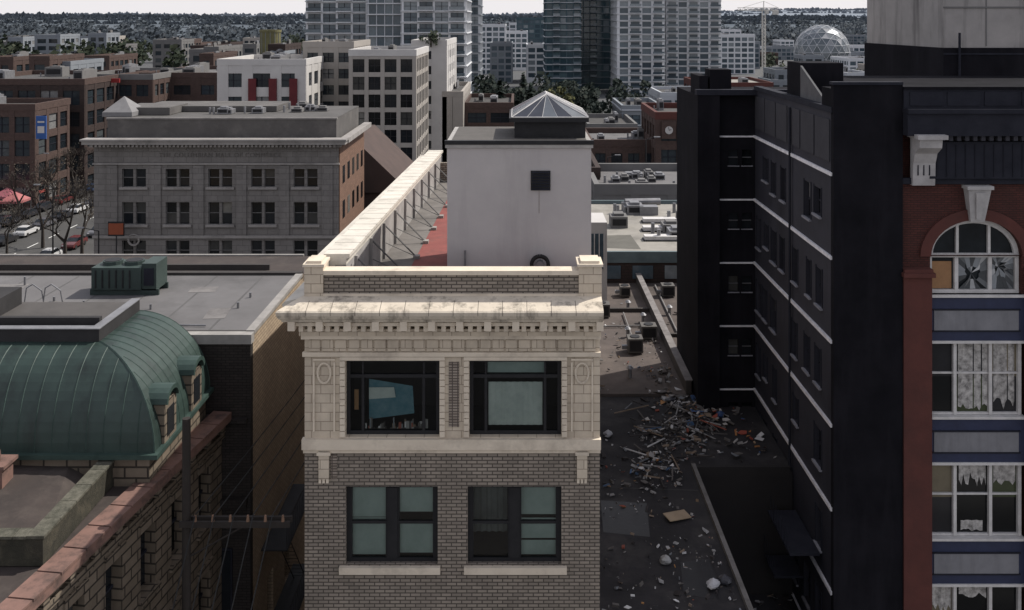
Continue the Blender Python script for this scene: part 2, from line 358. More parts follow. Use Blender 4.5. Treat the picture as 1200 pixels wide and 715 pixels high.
for (x0,x1) in ((398,516),(544,664)):
    tr.fbox(fr,sc(x0),sc(x1),sz(671),sz(663),-.1,.12)
    tr.fbox(fr,sc(x0),sc(x1),sz(671)-3.62,sz(663)-3.62,-.1,.12)
tr.fbox(fr,XL-.05,XR+.02,sz(417),sz(412),-.02,.09)
tr.fbox(fr,XL-.08,XR+.02,sz(396),sz(391),-.02,.14)
nrec=22
for i in range(nrec):
    a=XL+.1+i*(XR-XL-.2)/nrec
    te.fbox(fr,a+.03,a+(XR-XL-.2)/nrec-.03,sz(411),sz(398),-.02,.045)
for h in rows1:
    for s,e in ((h[0]-.16,h[0]-.01),(h[1]+.01,h[1]+.16)):
        n=12
        for k in range(n):
            z=h[2]+(h[3]-h[2])*k/n
            tr.fbox(fr,s,e,z+.012,z+(h[3]-h[2])/n-.012,-.01,.07)
    tr.fbox(fr,h[0]-.16,h[1]+.16,h[3]+.01,h[3]+.11,-.01,.08)
b.p('brick_panel',tanbasket).fbox(fr,sc(526),sc(538),sz(500),sz(424),-.01,.03)
b.p('brick_panel',tanbasket).fbox(fr,sc(388),sc(395),sz(560),sz(532),-.01,.035)
for cx in (380,682):
    tr.fbox(fr,sc(cx-13),sc(cx-11),sz(505),sz(424),-.01,.05); tr.fbox(fr,sc(cx+11),sc(cx+13),sz(505),sz(424),-.01,.05)
    tr.fbox(fr,sc(cx-13),sc(cx+13),sz(422),sz(420),-.01,.05)
    for k in range(20):
        a=2*math.pi*k/20; a2=2*math.pi*(k+1)/20
        tr.cyl(fr.pt(sc(cx)+.19*math.cos(a),sz(437)+.29*math.sin(a),.03),fr.pt(sc(cx)+.19*math.cos(a2),sz(437)+.29*math.sin(a2),.03),.035,.035,5)
    te.fbox(fr,sc(cx-6),sc(cx+6),sz(560),sz(528),-.01,.10)
    tr.fbox(fr,sc(cx-8),sc(cx+8),sz(532),sz(528),-.01,.13)
    for k in range(3): tr.fbox(fr,sc(cx-6+k*4.3),sc(cx-6+k*4.3+3),sz(565),sz(558),-.01,.08)
co=b.p('cornice',tcd)
cx0,cx1=XL-.62,XR+.04
te.fbox(fr,XL-.12,XR+.02,sz(391),sz(383),-.02,.2)
n=34
for i in range(n):
    a=XL-.1+i*(XR-XL+.1)/n
    tr.fbox(fr,a+.02,a+.15,23.02,23.2,.15,.42)
tr.fbox(fr,XL-.3,XR+.02,23.2,23.3,-.02,.48)
n=11
for i in range(n+1):
    a=XL-.35+i*(XR-XL+.2)/n
    tr.fbox(fr,a,a+.2,23.1,23.36,.2,.62)
prof=[(-.1,23.36),(.62,23.36),(.66,23.44),(.72,23.47),(.78,23.58),(.80,23.68),(.76,23.72),(.3,23.88),(0,23.95),(-.1,23.95)]
m0=[];m1=[]
for c,z in prof: m0.append(fr.pt(XL-max(c,0)*.82,z,c)); m1.append(fr.pt(cx1,z,c))
for i in range(len(prof)-1): co.face([m0[i],m1[i],m1[i+1],m0[i+1]])
co.face(m0); co.face(m1)
jc=b.p('cornice_joints',surf('joint_dark',(.13,.11,.095),(.08,.07,.06),2))
for i in range(1,13):
    a=XL-.5+i*.7
    for k in range(4,7):
        (c0,z0_),(c1,z1_)=prof[k],prof[k+1]
        jc.face([fr.pt(a,z0_+.002,c0+.003),fr.pt(a+.014,z0_+.002,c0+.003),fr.pt(a+.014,z1_+.003,c1+.003),fr.pt(a,z1_+.003,c1+.003)])
def SK(Y): return (Y-27.5)/23.5*1.05
def lx(x,Y,z): return (x+SK(Y),Y,z)
def lprism(p,prof,Y0,Y1,seg=1):
    for s in range(seg):
        ya=Y0+(Y1-Y0)*s/seg; yb=Y0+(Y1-Y0)*(s+1)/seg
        for i in range(len(prof)):
            (xa,za),(xb,zb)=prof[i],prof[(i+1)%len(prof)]
            p.face([lx(xa,ya,za),lx(xb,ya,zb),lx(xb,yb,zb),lx(xa,yb,za)])
    p.face([lx(x,Y0,z) for x,z in prof]); p.face([lx(x,Y1,z) for x,z in prof])
lp=b.p('side_cornice',whitetop)
lprism(lp,[(-6.23,23.36),(-6.85,23.42),(-6.92,23.68),(-6.85,23.75),(-6.25,23.9)],27.52,51,6)
pp=b.p('parapet_brick',tan)
pp.fbox(fr,XL+.05,XR-.02,23.9,sz(322),-.4,-.02)
tr.fbox(fr,XL+.02,XR,sz(322),sz(317),-.46,.05)
tr.fbox(fr,XL+.03,XR-.01,23.93,24.0,-.1,.04)
for x0,x1 in ((XL+.0,XL+.55),(XR-.62,XR+.05)):
    te.fbox(fr,x0,x1,23.92,sz(312),-.75,.06); tr.fbox(fr,x0-.04,x1+.04,sz(312),sz(309),-.8,.1); tr.fbox(fr,x0+.06,x1-.06,sz(309),sz(306),-.7,.0)
lprism(lp,[(-6.2,23.9),(-6.2,24.45),(-6.36,24.5),(-6.36,24.66),(-5.95,24.7),(-5.95,24.62),(-5.55,24.62),(-5.55,23.9)],28.32,51,6)
inner=b.p('parapet_inner_face',surf('grey_render',(.34,.325,.31),(.24,.23,.22),1.5,stain=(.14,.13,.125)))
lprism(lp,[(-5.90,24.62),(-5.90,24.95),(-5.12,24.95),(-5.12,24.84),(-5.22,24.8),(-5.22,24.62)],28.34,51,6)
lprism(inner,[(-5.54,23.3),(-5.54,24.61),(-5.23,24.61),(-5.23,23.3)],28.34,51,6)
jt=b.p('coping_joints',MC['joint_dark'])
Y=28.9
while Y<50.8:
    jt.hexa([lx(-5.91,Y,24.93),lx(-5.11,Y,24.93),lx(-5.11,Y+.02,24.93),lx(-5.91,Y+.02,24.93),lx(-5.91,Y,24.954),lx(-5.11,Y,24.954),lx(-5.11,Y+.02,24.954),lx(-5.91,Y+.02,24.954)]); Y+=.9
st=b.p('parapet_struts',surf('strut_metal',(.12,.12,.12),(.08,.08,.08),2,rough=.5)); 
Y=29.6
while Y<50.5:
    st.bar(lx(-5.2,Y,24.55),lx(-4.0,Y,23.34),.038); st.bar(lx(-5.2,Y,23.9),lx(-4.0,Y,23.36),.02)
    inner.box(-5.23+SK(Y),-5.14+SK(Y),Y-.08,Y+.08,23.3,24.6)
    b.p('strut_blocks',surf('block',(.3,.28,.26))).box(-4.12+SK(Y),-3.9+SK(Y),Y-.15,Y+.15,23.3,23.42)
    Y+=2.35
b.p('roof_deck',greydeck).face([(XL+.4,27.9,23.3),(XR,27.9,23.3),(XR,51,23.3),(XL+1.3,51,23.3)])
b.p('red_walkway',redroof).face([(-3.9,28.6,23.31),(2.2,28.6,23.31),(2.2,50.5,23.31),(-3.3,50.5,23.31)])
pp.box(XL+1.4,XR,50.7,51.0,23.3,24.3); pp.box(XR-.3,XR-.02,28.0,50.68,23.3,24.0)
tr.box(XR-.34,XR+.02,28.3,50.9,24.0,24.08)
ph=b.p('penthouse_walls',stucco); ph.box(-2.3,2.38,30.5,35.2,23.3,27.86)
b.p('penthouse_coping',surf('coping_white',(.36,.345,.33),(.26,.25,.24),2)).box(-2.36,2.44,30.44,35.26,27.86,28.0)
b.p('penthouse_roof',surf('penthouse_felt',(.10,.092,.086),(.07,.065,.06),1)).box(-2.2,2.28,30.6,35.1,28.0,28.03)
b.p('penthouse_trim',black).box(-2.38,2.46,30.42,30.62,27.97,28.1)
lv=b.p('louvre_vent',black); z0=WZ(223,30.5);z1=WZ(200,30.5);x0=WX(622,30.5);x1=WX(645,30.5)
lv.box(x0,x1,30.46,30.5,z0,z1)
lf=b.p('louvre_blades',slate)
for k in range(7):
    z=z0+.05+(z1-z0-.1)*k/6; lf.rbox(((x0+x1)/2,30.44,z),(x1-x0-.06,.06,.015),0,.6)
b.p('vent_stain',surf('rust_streak',(.25,.225,.21),(.33,.31,.30),3,bmp=0)).box(x0+.25,x0+.29,30.494,30.497,z0-.75,z0)
for k in range(24):
    a=2*math.pi*k/24;a2=2*math.pi*(k+1)/24
    cxx=WX(633,30);czz=WZ(313,30)
    b.p('hose_reel',rubber).cyl((cxx+.27*math.cos(a),30.3,czz+.27*math.sin(a)),(cxx+.27*math.cos(a2),30.3,czz+.27*math.sin(a2)),.07,.07,6)
b.p('hose_reel_hub',metal).cyl((cxx,30.5,czz),(cxx,30.25,czz),.12,.12,10)
b.p('wall_pipe',metal).cyl((WX(545,30.4),30.4,23.4),(WX(545,30.4),30.4,24.55),.035)
sx0,sx1,sy0,sy1=-.22,2.38,31.6,34.6
kb=b.p('skylight_kerb',black); kb.box(sx0+.1,sx1-.1,sy0+.1,sy1,28.03,28.58); kb.box(sx0-.08,sx1,sy0-.08,sy1+.08,28.58,28.72)
gl=b.p('skylight_glass',island('skylight_panes',[(3,(.12,.135,.155)),(3,(.05,.055,.07)),(2,(.24,.255,.27)),(1,(.10,.055,.055))],.15,.5)); bars=b.p('skylight_bars',whitefr)
cx=(sx0+sx1)/2; R0=Vector((cx-.1,sy0+.9,29.45)); R1=Vector((cx-.1,sy1-.9,29.45))
c=[Vector((sx0,sy0,28.74)),Vector((sx1,sy0,28.74)),Vector((sx1,sy1,28.74)),Vector((sx0,sy1,28.74))]
def lerp(a,b_,t): return a+(b_-a)*t
nn=5
for A,Bb,C,D in ((c[0],c[1],R0,R0),(c[1],c[2],R0,R1),(c[2],c[3],R1,R1),(c[3],c[0],R1,R0)):
    for i in range(nn):
        t0,t1=i/nn,(i+1)/nn
        q=[lerp(A,Bb,t0),lerp(A,Bb,t1),lerp(C,D,t1),lerp(C,D,t0)]
        if C==D: q=q[:3]
        gl.face(q); bars.bar(q[0],lerp(C,D,t0),.011)
    bars.bar(A,C,.035); bars.bar(A,Bb,.025)
bars.bar(R0,R1,.05)
b.done()

# ------------------------------------------------------------ LEFT FLAT-ROOF BUILDING
b=Bd('flat_roof_brick_building')
XR2=-9.6; z=20.7
w=b.p('side_wall',sidebrick); frs=Fr((XR2,34,0),(0,1,0),(1,0,0))
holes=[]
for k in range(1,5):
    for a in (2.0,4.6): holes.append((a,a+.8,12.2-k*3.4,14.0-k*3.4))
w.facade(frs,0,8,0,z,holes,.25)
for h in holes: b.p('glass',windark).fquad(frs,h[0],h[1],h[2],h[3],-.2)
w.box(-60,XR2-.26,34.1,42,0,z-.05)
dk=b.p('front_wall',brick('shaded_brick',(.042,.035,.032),(.030,.026,.024),(.017,.015,.014),.3,.1,.014,stain=(.015,.013,.013),st=.7,sts=.5))  # shade on this front is put into the dark brick colour
dk.box(-60,XR2-.004,33.7,34.0,0,z-.3)
dk.box(-14,XR2-.1,33.45,33.72,14.6,14.9); dk.box(-14,XR2-.1,33.5,33.72,17.6,17.75)
for k in range(4):
    for a in (-12.6,-11.2):
        b.p('front_window_frames',slate).box(a-.06,a+.96,33.62,33.7,10.9-k*3.4-.06,13-k*3.4+.06)
        b.p('front_windows',windark).box(a,a+.9,33.58,33.62,10.9-k*3.4,13-k*3.4)
b.p('roof',greyroof).box(-60,XR2-.25,34.2,41.6,z-.04,z)
sm_=b.p('roof_seams',surf('membrane_seam',(.10,.097,.097),(.075,.073,.073),.8))
for i in range(24): sm_.box(-58+i*2.03,-57.92+i*2.03,34.21,41.59,z,z+.006)
pt_=b.p('roof_patches',surf('roof_patch',(.085,.08,.08),(.19,.18,.175),.9))
for (px_,py_,sx_,sy_) in ((-19,37.2,1.6,1.0),(-13.2,39.4,1.1,.8),(-11.6,36.2,.8,1.3),(-22,39.8,2.2,.7)): pt_.rbox((px_,py_,z+.005),(sx_,sy_,.008),.1)
cp=b.p('roof_edge',surf('pale_flashing',(.31,.295,.28),(.21,.20,.19),1.5))
cp.box(-60,XR2+.05,33.62,34.0,z-.3,z+.04); cp.box(XR2-.25,XR2+.06,34.0,41.6,z-.06,z+.08)
dkp=b.p('rear_parapet',surf('dark_flashing',(.05,.046,.043),(.038,.034,.033),1))
dkp.box(-60,XR2-.26,34.0,34.2,z-.05,z+.02)
dkp.box(-60,XR2,41.6,41.9,z-.2,z+.12)
b.p('rear_roof',brownroof).box(-60,XR2-.2,41.9,46.4,z-.6,z-.35)
cp.box(-60,XR2-1,46.4,46.55,z-.8,z-.28); dkp.box(-60,XR2-2,43.8,43.95,z-.4,z-.1)
w.box(-60,XR2-.3,41.9,46.4,0,z-.61)
hv=b.p('air_handler',greenmetal); Yh=38.5
hx0,hx1=WX(107,Yh),WX(182,Yh)
hv.box(hx0,hx1-.6,Yh,Yh+1.4,z+.25,z+1.15); hv.box(hx1-.6,hx1,Yh+.1,Yh+1.3,z+.2,z+1.3)
for k in range(6): b.p('air_handler_ribs',black).box(hx0+.15+k*.28,hx0+.2+k*.28,Yh-.03,Yh,z+.32,z+1.05)
b.p('air_handler_grille',slate).box(hx1-.5,hx1-.1,Yh+.07,Yh+.1,z+.4,z+1.1)
hv.cyl((hx0+.6,Yh+.7,z+1.15),(hx0+.6,Yh+.7,z+1.3),.4,.4,14); hv.cyl((hx0+1.5,Yh+.7,z+1.15),(hx0+1.5,Yh+.7,z+1.3),.4,.4,14)
b.p('air_handler_fans',black).cyl((hx0+.6,Yh+.7,z+1.3),(hx0+.6,Yh+.7,z+1.32),.34,.34,14); b.p('air_handler_fans',black).cyl((hx0+1.5,Yh+.7,z+1.3),(hx0+1.5,Yh+.7,z+1.32),.34,.34,14)
hv.box(hx0-.1,hx1+.1,Yh+.1,Yh+.2,z,z+.25); hv.box(hx0-.1,hx1+.1,Yh+1.1,Yh+1.2,z,z+.25)
ra=b.p('roof_ladder_rail',metal)
for xx in (WX(28,37),WX(50,37)):
    pts=[(xx,37,z),(xx+.1,37,z+.75),(xx+.35,37,z+.9),(xx+.7,37,z+.65),(xx+.8,37,z+.1)]
    for i in range(4): ra.cyl(pts[i],pts[i+1],.025,.025,6)
for i in range(9):
    xx=random.uniform(-22,-10.6); yy=random.uniform(35,41); ra.cyl((xx,yy,z),(xx,yy,z+random.uniform(.15,.4)),.05,.05,8)
b.p('roof_conduit',metal).cyl((-11.5,34.6,z+.06),(-25,35.2,z+.06),.03,.03,6)
b.done()

# ------------------------------------------------------------ DOME BUILDING
b=Bd('copper_mansard_building')
X0=-32; ex=-11.0; ey=28.4; by=33.5; ez=18.9
cp=b.p('copper_roof',copper); cp.smooth=True; sm=b.p('standing_seams',copper2)
S=14
def prof(t):
    a=t*math.pi/2; return 2.6*(1-math.cos(a)),2.75*math.sin(a)
pr=[prof(i/S) for i in range(S+1)]
def sidept(Y,i): 
    ins,h=pr[i]; return Vector((ex-ins,max(Y,ey+ins*.75),ez+h))
def frontpt(X,i):
    ins,h=pr[i]; return Vector((min(X,ex-ins),ey+ins*.75,ez+h))
Ys=[ey+ (by-ey)*k/12 for k in range(13)]
for k in range(12):
    for i in range(S):
        q=[sidept(Ys[k],i),sidept(Ys[k+1],i),sidept(Ys[k+1],i+1),sidept(Ys[k],i+1)]
        if (q[0]-q[1]).length>1e-5 or (q[2]-q[3]).length>1e-5: cp.face(q)
Xs=[ex-k*.52 for k in range(42)]
for k in range(41):
    for i in range(S):
        q=[frontpt(Xs[k],i),frontpt(Xs[k+1],i),frontpt(Xs[k+1],i+1),frontpt(Xs[k],i+1)]
        if (q[0]-q[1]).length>1e-5 or (q[2]-q[3]).length>1e-5: cp.face(q)
for Y in Ys[1:]:
    for i in range(S):
        if Y>=ey+pr[i+1][0]*.75: sm.bar(sidept(Y,i),sidept(Y,i+1),.028)
for X in Xs[1:]:
    for i in range(S):
        if X<=ex-pr[i+1][0]: sm.bar(frontpt(X,i),frontpt(X,i+1),.028)
for i in range(S): sm.bar(sidept(ey,i),sidept(ey,i+1),.05)
dk=b.p('deck_kerb',surf('deck_black',(.022,.021,.022),(.032,.031,.032),1.2))
dz=ez+2.75; dx=ex-2.6; dy=ey+2.6*.75
dk.box(X0,dx+.1,dy-.1,dy+.15,dz-.1,dz+.4); dk.box(dx-.15,dx+.1,dy+.15,by,dz-.1,dz+.4)
b.p('deck',surf('deck_felt',(.08,.074,.071),(.057,.053,.051),.8)).box(X0,dx-.15,dy+.15,by,dz-.1,dz+.3)
dk.box(X0,dx-.2,dy+.6,dy+.8,dz+.3,dz+.55); dk.box(X0,-17.6,dy+1.0,by-.2,dz+.3,dz+.9)
tl=b.p('deck_flashing',metal); tl.box(X0,dx+.13,dy-.14,dy+.18,dz+.4,dz+.43); tl.box(dx-.18,dx+.13,dy+.18,by,dz+.4,dz+.43)
gt=b.p('eave_gutter',copper2)
gt.box(X0,ex+.15,ey-.18,ey,ez-.12,ez+.02); gt.box(ex,ex+.15,ey,by,ez-.12,ez+.02)
for yy in (29.5,31.9):
    s=b.p('dormer_stone',stone); s.box(ex-1.6,ex+.08,yy-.5,yy+.5,ez-.1,ez+1.25)
    b.p('dormer_window',windark).box(ex+.08,ex+.1,yy-.28,yy+.28,ez+.15,ez+1.0)
    r=b.p('dormer_roof',copper2)
    for i in range(8):
        a=math.pi*i/8;a2=math.pi*(i+1)/8; q0,q1,xx0,xx1=.56,.45,ex-1.9,ex+.18
        r.hexa([(xx0,yy+q0*math.cos(a),ez+1.25+.42*math.sin(a)),(xx1,yy+q0*math.cos(a),ez+1.25+.42*math.sin(a)),(xx1,yy+q0*math.cos(a2),ez+1.25+.42*math.sin(a2)),(xx0,yy+q0*math.cos(a2),ez+1.25+.42*math.sin(a2)),
                (xx0,yy+q1*math.cos(a),ez+1.2+.33*math.sin(a)),(xx1,yy+q1*math.cos(a),ez+1.2+.33*math.sin(a)),(xx1,yy+q1*math.cos(a2),ez+1.2+.33*math.sin(a2)),(xx0,yy+q1*math.cos(a2),ez+1.2+.33*math.sin(a2))])
A=Vector((-10.6,33.6,0)); Bq=Vector((-12.45,20.0,0)); u=(Bq-A); L=u.length; u.normalize(); nrm=Vector((-u.y,u.x,0)); 
if nrm.x<0: nrm=-nrm
fw=Fr(A,u,nrm)
holes=[]
for k in range(3):
    for j in range(7):
        a=.9+j*1.85; holes.append((a,a+.85,14.6-k*3.6,16.6-k*3.6))
sw=b.p('stone_wall',stone); sw.facade(fw,0,L,0,17.7,holes,.4)
for h in holes:
    b.p('windows',windark).fquad(fw,h[0],h[1],h[2],h[3],-.35)
    b.p('window_frames',slate).fbox(fw,h[0],h[1],(h[2]+h[3])/2-.04,(h[2]+h[3])/2+.04,-.35,-.28)
    sw.fbox(fw,h[0]-.15,h[1]+.15,h[2]-.18,h[2]-.003,0,.12); sw.fbox(fw,h[0]-.1,h[1]+.1,h[3]+.003,h[3]+.3,0,.07)
sw.fbox(fw,0,L,17.1,17.3,0,.12); 
ld=b.p('coping_ledge',redcop); ld.fbox(fw,0,L,17.7,17.95,-.35,.36)
k=0
while k*1.1<L: 
    ld.fbox(fw,k*1.1+.02,k*1.1+1.06,17.95,18.02,-.3,.38); sw.fbox(fw,k*1.1+.3,k*1.1+.55,17.42,17.69,0,.28); k+=1
b.p('gutter_roof',brownroof).face([(-10.9,33.6,17.9),(-12.8,20,17.9),(-32,20,17.9),(-32,33.6,17.9)])
sw.face([(-12.45,20,0),(-32,20,0),(-32,20,17.9),(-12.45,20,17.9)])
ws=b.p('upper_wall',stone); ws.box(X0,ex-.15,ey,by,17.9,ez-.1)
br2=b.p('lower_roof',brownroof)
br2.hexa([(-32,24.3,17.92),(-12.5,24.3,17.92),(-12.5,ey,17.92),(-32,ey,17.92),(-32,24.5,18.55),(-13.9,24.6,18.15),(-13.6,ey,18.5),(-32,ey,19.0)])
ms=b.p('mossy_parapet',moss)
ms.box(-12.6,-12.25,24.2,ey-.02,17.93,18.65); ms.box(-32,-12.6,24.2,24.5,17.93,18.65)
mc=b.p('mossy_parapet_cap',surf('mossy_cap',(.12,.113,.09),(.05,.05,.037),5,stain=(.025,.026,.019),st_amt=.9,st_scale=3.5,bmp=.8))
k=24.16
while k<ey-.1: mc.box(-12.66,-12.2,k,min(k+.88,ey-.02),18.65,18.72+random.uniform(0,.012)); k+=.9
k=-32
while k<-12.7: mc.box(k,min(k+.98,-12.67),24.14,24.56,18.65,18.72+random.uniform(0,.012)); k+=1
ch=b.p('chimney',redcop); ch.box(-15.6,-14.95,27.2,27.8,18,19.0); ch.box(-15.7,-14.85,27.1,27.9,19.0,19.1); ch.cyl((-15.3,27.5,19.1),(-15.3,27.5,19.4),.15,.12,10)
b.done()

# utility pole
b=Bd('utility_pole'); p=b.p('pole',wood); px=-9.5
p.cyl((px,26.9,0),(px,26.9,20.6),.17,.12,10)
p.box(px-.15,px+3.0,26.72,26.8,17.55,17.72); p.box(px-.15,px+3.0,27.0,27.08,17.55,17.72); p.bar((px,26.85,16.6),(px+1.6,26.85,17.5),.04)
p.box(px-.15,px+3.0,26.74,26.82,15.0,15.14)
ins=b.p('insulators',surf('porcelain',(.2,.12,.08)))
for k in range(6): ins.cyl((px+.3+k*.5,26.76,17.72),(px+.3+k*.5,26.76,17.9),.05,.03,8)
wr=b.p('wires',rubber)
for k in range(5):
    a=Vector((px+.3+k*.55,26.76,17.9)); e=Vector((px+.2+k*.3,10,9)); pr_=a
    for i in range(1,9):
        t=i/8; q=a.lerp(e,t)+Vector((0,0,-2.2*math.sin(math.pi*t))); wr.cyl(pr_,q,.018,.018,5); pr_=q
    e=Vector((px+.6+k*.4,70,17)); pr_=a
    for i in range(1,9):
        t=i/8; q=a.lerp(e,t)+Vector((0,0,-1.2*math.sin(math.pi*t))); wr.cyl(pr_,q,.018,.018,5); pr_=q
b.p('transformer',metal).cyl((px+.5,26.9,13.6),(px+.5,26.9,14.7),.3,.3,14)
b.done()
b=Bd('fire_escape'); f=b.p('iron',black)
for k in range(4):
    zz=12.2-k*3.4
    f.box(-9.58,-8.6,35,40,zz,zz+.05)
    for i in range(16): f.bar((-8.62,35+i*.33,zz),(-8.62,35+i*.33,zz+1),.015)
    f.bar((-8.62,35,zz+1),(-8.62,40,zz+1),.025)
    for s_ in (-9.3,-8.8): f.bar((s_,36,zz),(s_,39,zz-3.4),.03)
    for i in range(12): f.bar((-9.3,36+i*.25,zz-i*.283),(-8.8,36+i*.25,zz-i*.283),.015)
b.done()

# ------------------------------------------------------------ TAR ROOF BUILDINGS
b=Bd('tar_roof_building')
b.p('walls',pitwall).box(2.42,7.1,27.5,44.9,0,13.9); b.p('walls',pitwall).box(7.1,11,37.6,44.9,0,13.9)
b.p('roof',tar).box(2.42,7.0,27.6,44.9,13.9,14.0); b.p('roof',tar).box(7.0,11.02,37.8,44.9,13.9,14.0)
k=b.p('kerb',surf('grey_kerb',(.17,.16,.155),(.09,.085,.08),1.5)); k.box(6.98,7.14,27.5,37.8,13.7,14.16)
b.p('dark_kerb',pitwall).box(7.14,10.9,37.58,37.75,13.7,14.12)
k.box(2.42,7.0,27.45,27.62,13.7,14.25)
b.p('patches',surf('tar_patch',(.012,.011,.013),(.018,.017,.018),1,rough=.5)).face([(3.0,33,14.005),(4.6,32.7,14.005),(4.8,35,14.005),(3.1,35.2,14.005)])
b.p('patches',None).face([(5.2,29.4,14.005),(6.3,29.2,14.005),(6.5,31.4,14.005),(5.4,31.2,14.005)])
b.p('drain_lines',surf('drain_line',(.05,.047,.046),(.03,.03,.03),1)).face([(2.5,36.2,14.006),(6.9,35.9,14.006),(6.9,35.98,14.006),(2.5,36.28,14.006)])
b.p('pit_floor',tar).box(7.14,11.0,27.5,37.6,8.9,9.0)
b.done()
b=Bd('gravel_roof_building')
b.p('walls',brownbrick).box(2.42,19.9,45.0,63.9,0,13.95)
b.p('roof',gravel).box(2.42,19.9,44.95,63.9,13.95,14.12)
pw=b.p('party_wall',surf('dark_party_wall',(.042,.037,.035),(.062,.055,.051),1)); pw.box(8.05,8.3,44.9,70,14.1,14.75)
b.p('party_wall_cap',surf('flash',(.22,.205,.2),(.12,.11,.108),2)).box(8.0,8.36,44.9,70,14.75,14.8)
pw.box(2.5,8.05,57.5,57.7,14.1,14.35); pw.box(8.36,19,53.0,53.2,14.1,14.3)
m=b.p('roof_vents',metal)
for x,y in ((4.2,50),(5.6,47),(6.2,53),(10,52),(12,57),(6.8,58),(9.6,48),(3.4,46.5),(7.4,55.5),(5.0,60.5),(11,60),(9.2,57)):
    m.cyl((x,y,14.1),(x,y,14.6),.1,.1,10); m.cyl((x,y,14.6),(x,y,14.72),.2,.08,10)
hv=b.p('roof_units',surf('unit_casing',(.12,.113,.108),(.08,.076,.072),1,stain=(.13,.07,.04)))
for x,y in ((5.9,50.2),(4.6,56.3),(10.2,55),(6.9,52.4),(3.3,52),(6.6,60.5),(10.8,50),(9.3,60.5)):
    sw_=random.uniform(.6,1.0); hh=random.uniform(.5,.8)
    hv.box(x,x+sw_,y,y+.8,14.2,14.2+hh); b.p('unit_fans',black).cyl((x+sw_/2,y+.4,14.2+hh),(x+sw_/2,y+.4,14.24+hh),.26,.26,14)
    b.p('unit_grilles',black).box(x+.08,x+sw_-.08,y-.02,y,14.3,14.1+hh); m.box(x-.3,x,y+.3,y+.5,14.3,14.5)
pi=b.p('roof_pipes',surf('pipe_grey',(.2,.19,.185)))
pi.cyl((6.4,50.6,14.25),(6.4,57,14.25),.05,.05,6); pi.cyl((3.2,54.5,14.22),(7.9,54.7,14.22),.05,.05,6); pi.cyl((9.0,46,14.22),(9.2,63,14.22),.06,.06,6); pi.cyl((10.5,52,14.2),(15,52.3,14.2),.05,.05,6)
b.p('stair_house',whitep).box(4.3,5.6,59,62,14.1,19.3); b.p('stair_window',winblue).box(4.5,5.4,58.96,59,16.4,18.6)
for k in range(3): b.p('stair_bars',whitefr).box(4.5+.3*k+.27,4.5+.3*k+.33,58.92,58.96,16.4,18.6)
b.done()
b=Bd('pale_roof_building')
b.p('walls',dkbrick).box(5.0,20,64,82,0,15.6); b.p('roof',lightgravel).box(5.0,20,64.05,81.9,15.6,16.0)
pc=b.p('parapet',surf('teal_flashing',(.12,.155,.165),(.085,.11,.12),1)); pc.box(4.9,20,63.9,64.15,15.5,16.25); pc.box(4.9,5.2,64.15,82,15.5,16.25); pc.box(5.2,20,81.8,82.05,15.5,16.3)
for k in range(6): b.p('front_windows',winblue).box(5.6+k*2.2,7.0+k*2.2,63.93,63.99,14.4,15.3)
sk=b.p('white_skylights',whitefr)
for x,y in ((9.2,68),(9.5,71),(9.9,74)):
    sk.box(x,x+2.6,y,y+.8,16.08,16.35); b.p('skylight_bases',black).box(x-.1,x+2.7,y-.1,y+.9,16.0,16.08)
rooftop(b,6,18,66,81,16.0,12,True)
u_=b.p('duct',metal); u_.cyl((9.0,79,16.7),(12,79.3,16.7),.3,.3,12); u_.cyl((9,79,16.0),(9,79,16.7),.3,.3,12); u_.box(10,11.5,77,78,16,16.7)
b.p('dark_patches',surf('patch_dk',(.12,.115,.10),(.09,.085,.075),1)).face([(6,66,16.006),(8.6,65.6,16.006),(8.4,70,16.006),(6.1,69.8,16.006)])
b.done()

# debris
def shard(part,x,y,z,s):
    a=random.uniform(0,6.3); n=random.choice((3,4,5)); t=random.gauss(0,.3); t2=random.gauss(0,.3); e=random.uniform(.35,1)
    q=[]
    for k in range(n):
        r=s*random.uniform(.5,1); an=a+2*math.pi*k/n; dx=r*math.cos(an); dy=r*math.sin(an)*e; q.append((x+dx,y+dy,z+max(-.03,dx*t+dy*t2)))
    part.face(q); part.face([(v[0],v[1],v[2]-.025) for v in q])
def scatter(part,n,cx,cy,sx,sy,z,smin,smax,corr=0):
    for i in range(n):
        g1=random.gauss(0,1); x=cx+g1*sx; y=cy+random.gauss(0,1)*sy+corr*g1*sx
        if x<2.6: continue
        if y<37.9 and x>6.8: continue
        if 7.8<x<8.6 and y>44.6: continue
        if x>10.6: continue
        if mn.noise(Vector((x*1.1,y*.8,3)))<-.08 and random.random()<.75: continue
        zz=14.14 if y>44.95 else 14.0
        hh=max(0,.3-((x-cx)/sx)**2*.1-((y-cy)/sy)**2*.1)*random.random()
        s=smin+(smax-smin)*random.random()**2.6
        if random.random()<.6: shard(part,x,y,zz+.05+hh,s)
        else: part.rbox((x,y,zz+.04+hh),(s*1.3,s*random.uniform(.2,.8),random.uniform(.02,.1)),random.uniform(0,6.3),random.gauss(0,.3),random.gauss(0,.3))
b=Bd('rubbish_pile'); p=b.p('loose_rubbish',debrism)
scatter(p,560,6.7,40.6,1.2,1.3,14,.04,.26,1.0); scatter(p,260,5.7,37.6,1.1,1.1,14,.03,.22,.8); scatter(p,280,7.9,43.6,.7,1.1,14,.05,.36)
scatter(p,170,4.6,33,1.6,3.2,14,.02,.13); scatter(p,190,6.0,30,.9,2.2,14,.02,.18); scatter(p,50,3.6,29.5,.8,1.5,14,.03,.2)
scatter(p,160,7.2,48.5,.7,3.5,14.14,.04,.24); scatter(p,110,4.6,53,1.4,6,14.14,.04,.22); scatter(p,110,9.6,49,.8,5,14.14,.05,.26)
scatter(p,70,8.9,40.5,1.0,1.6,14,.05,.3); scatter(p,30,7.4,46,.3,1.5,14.14,.2,.5)
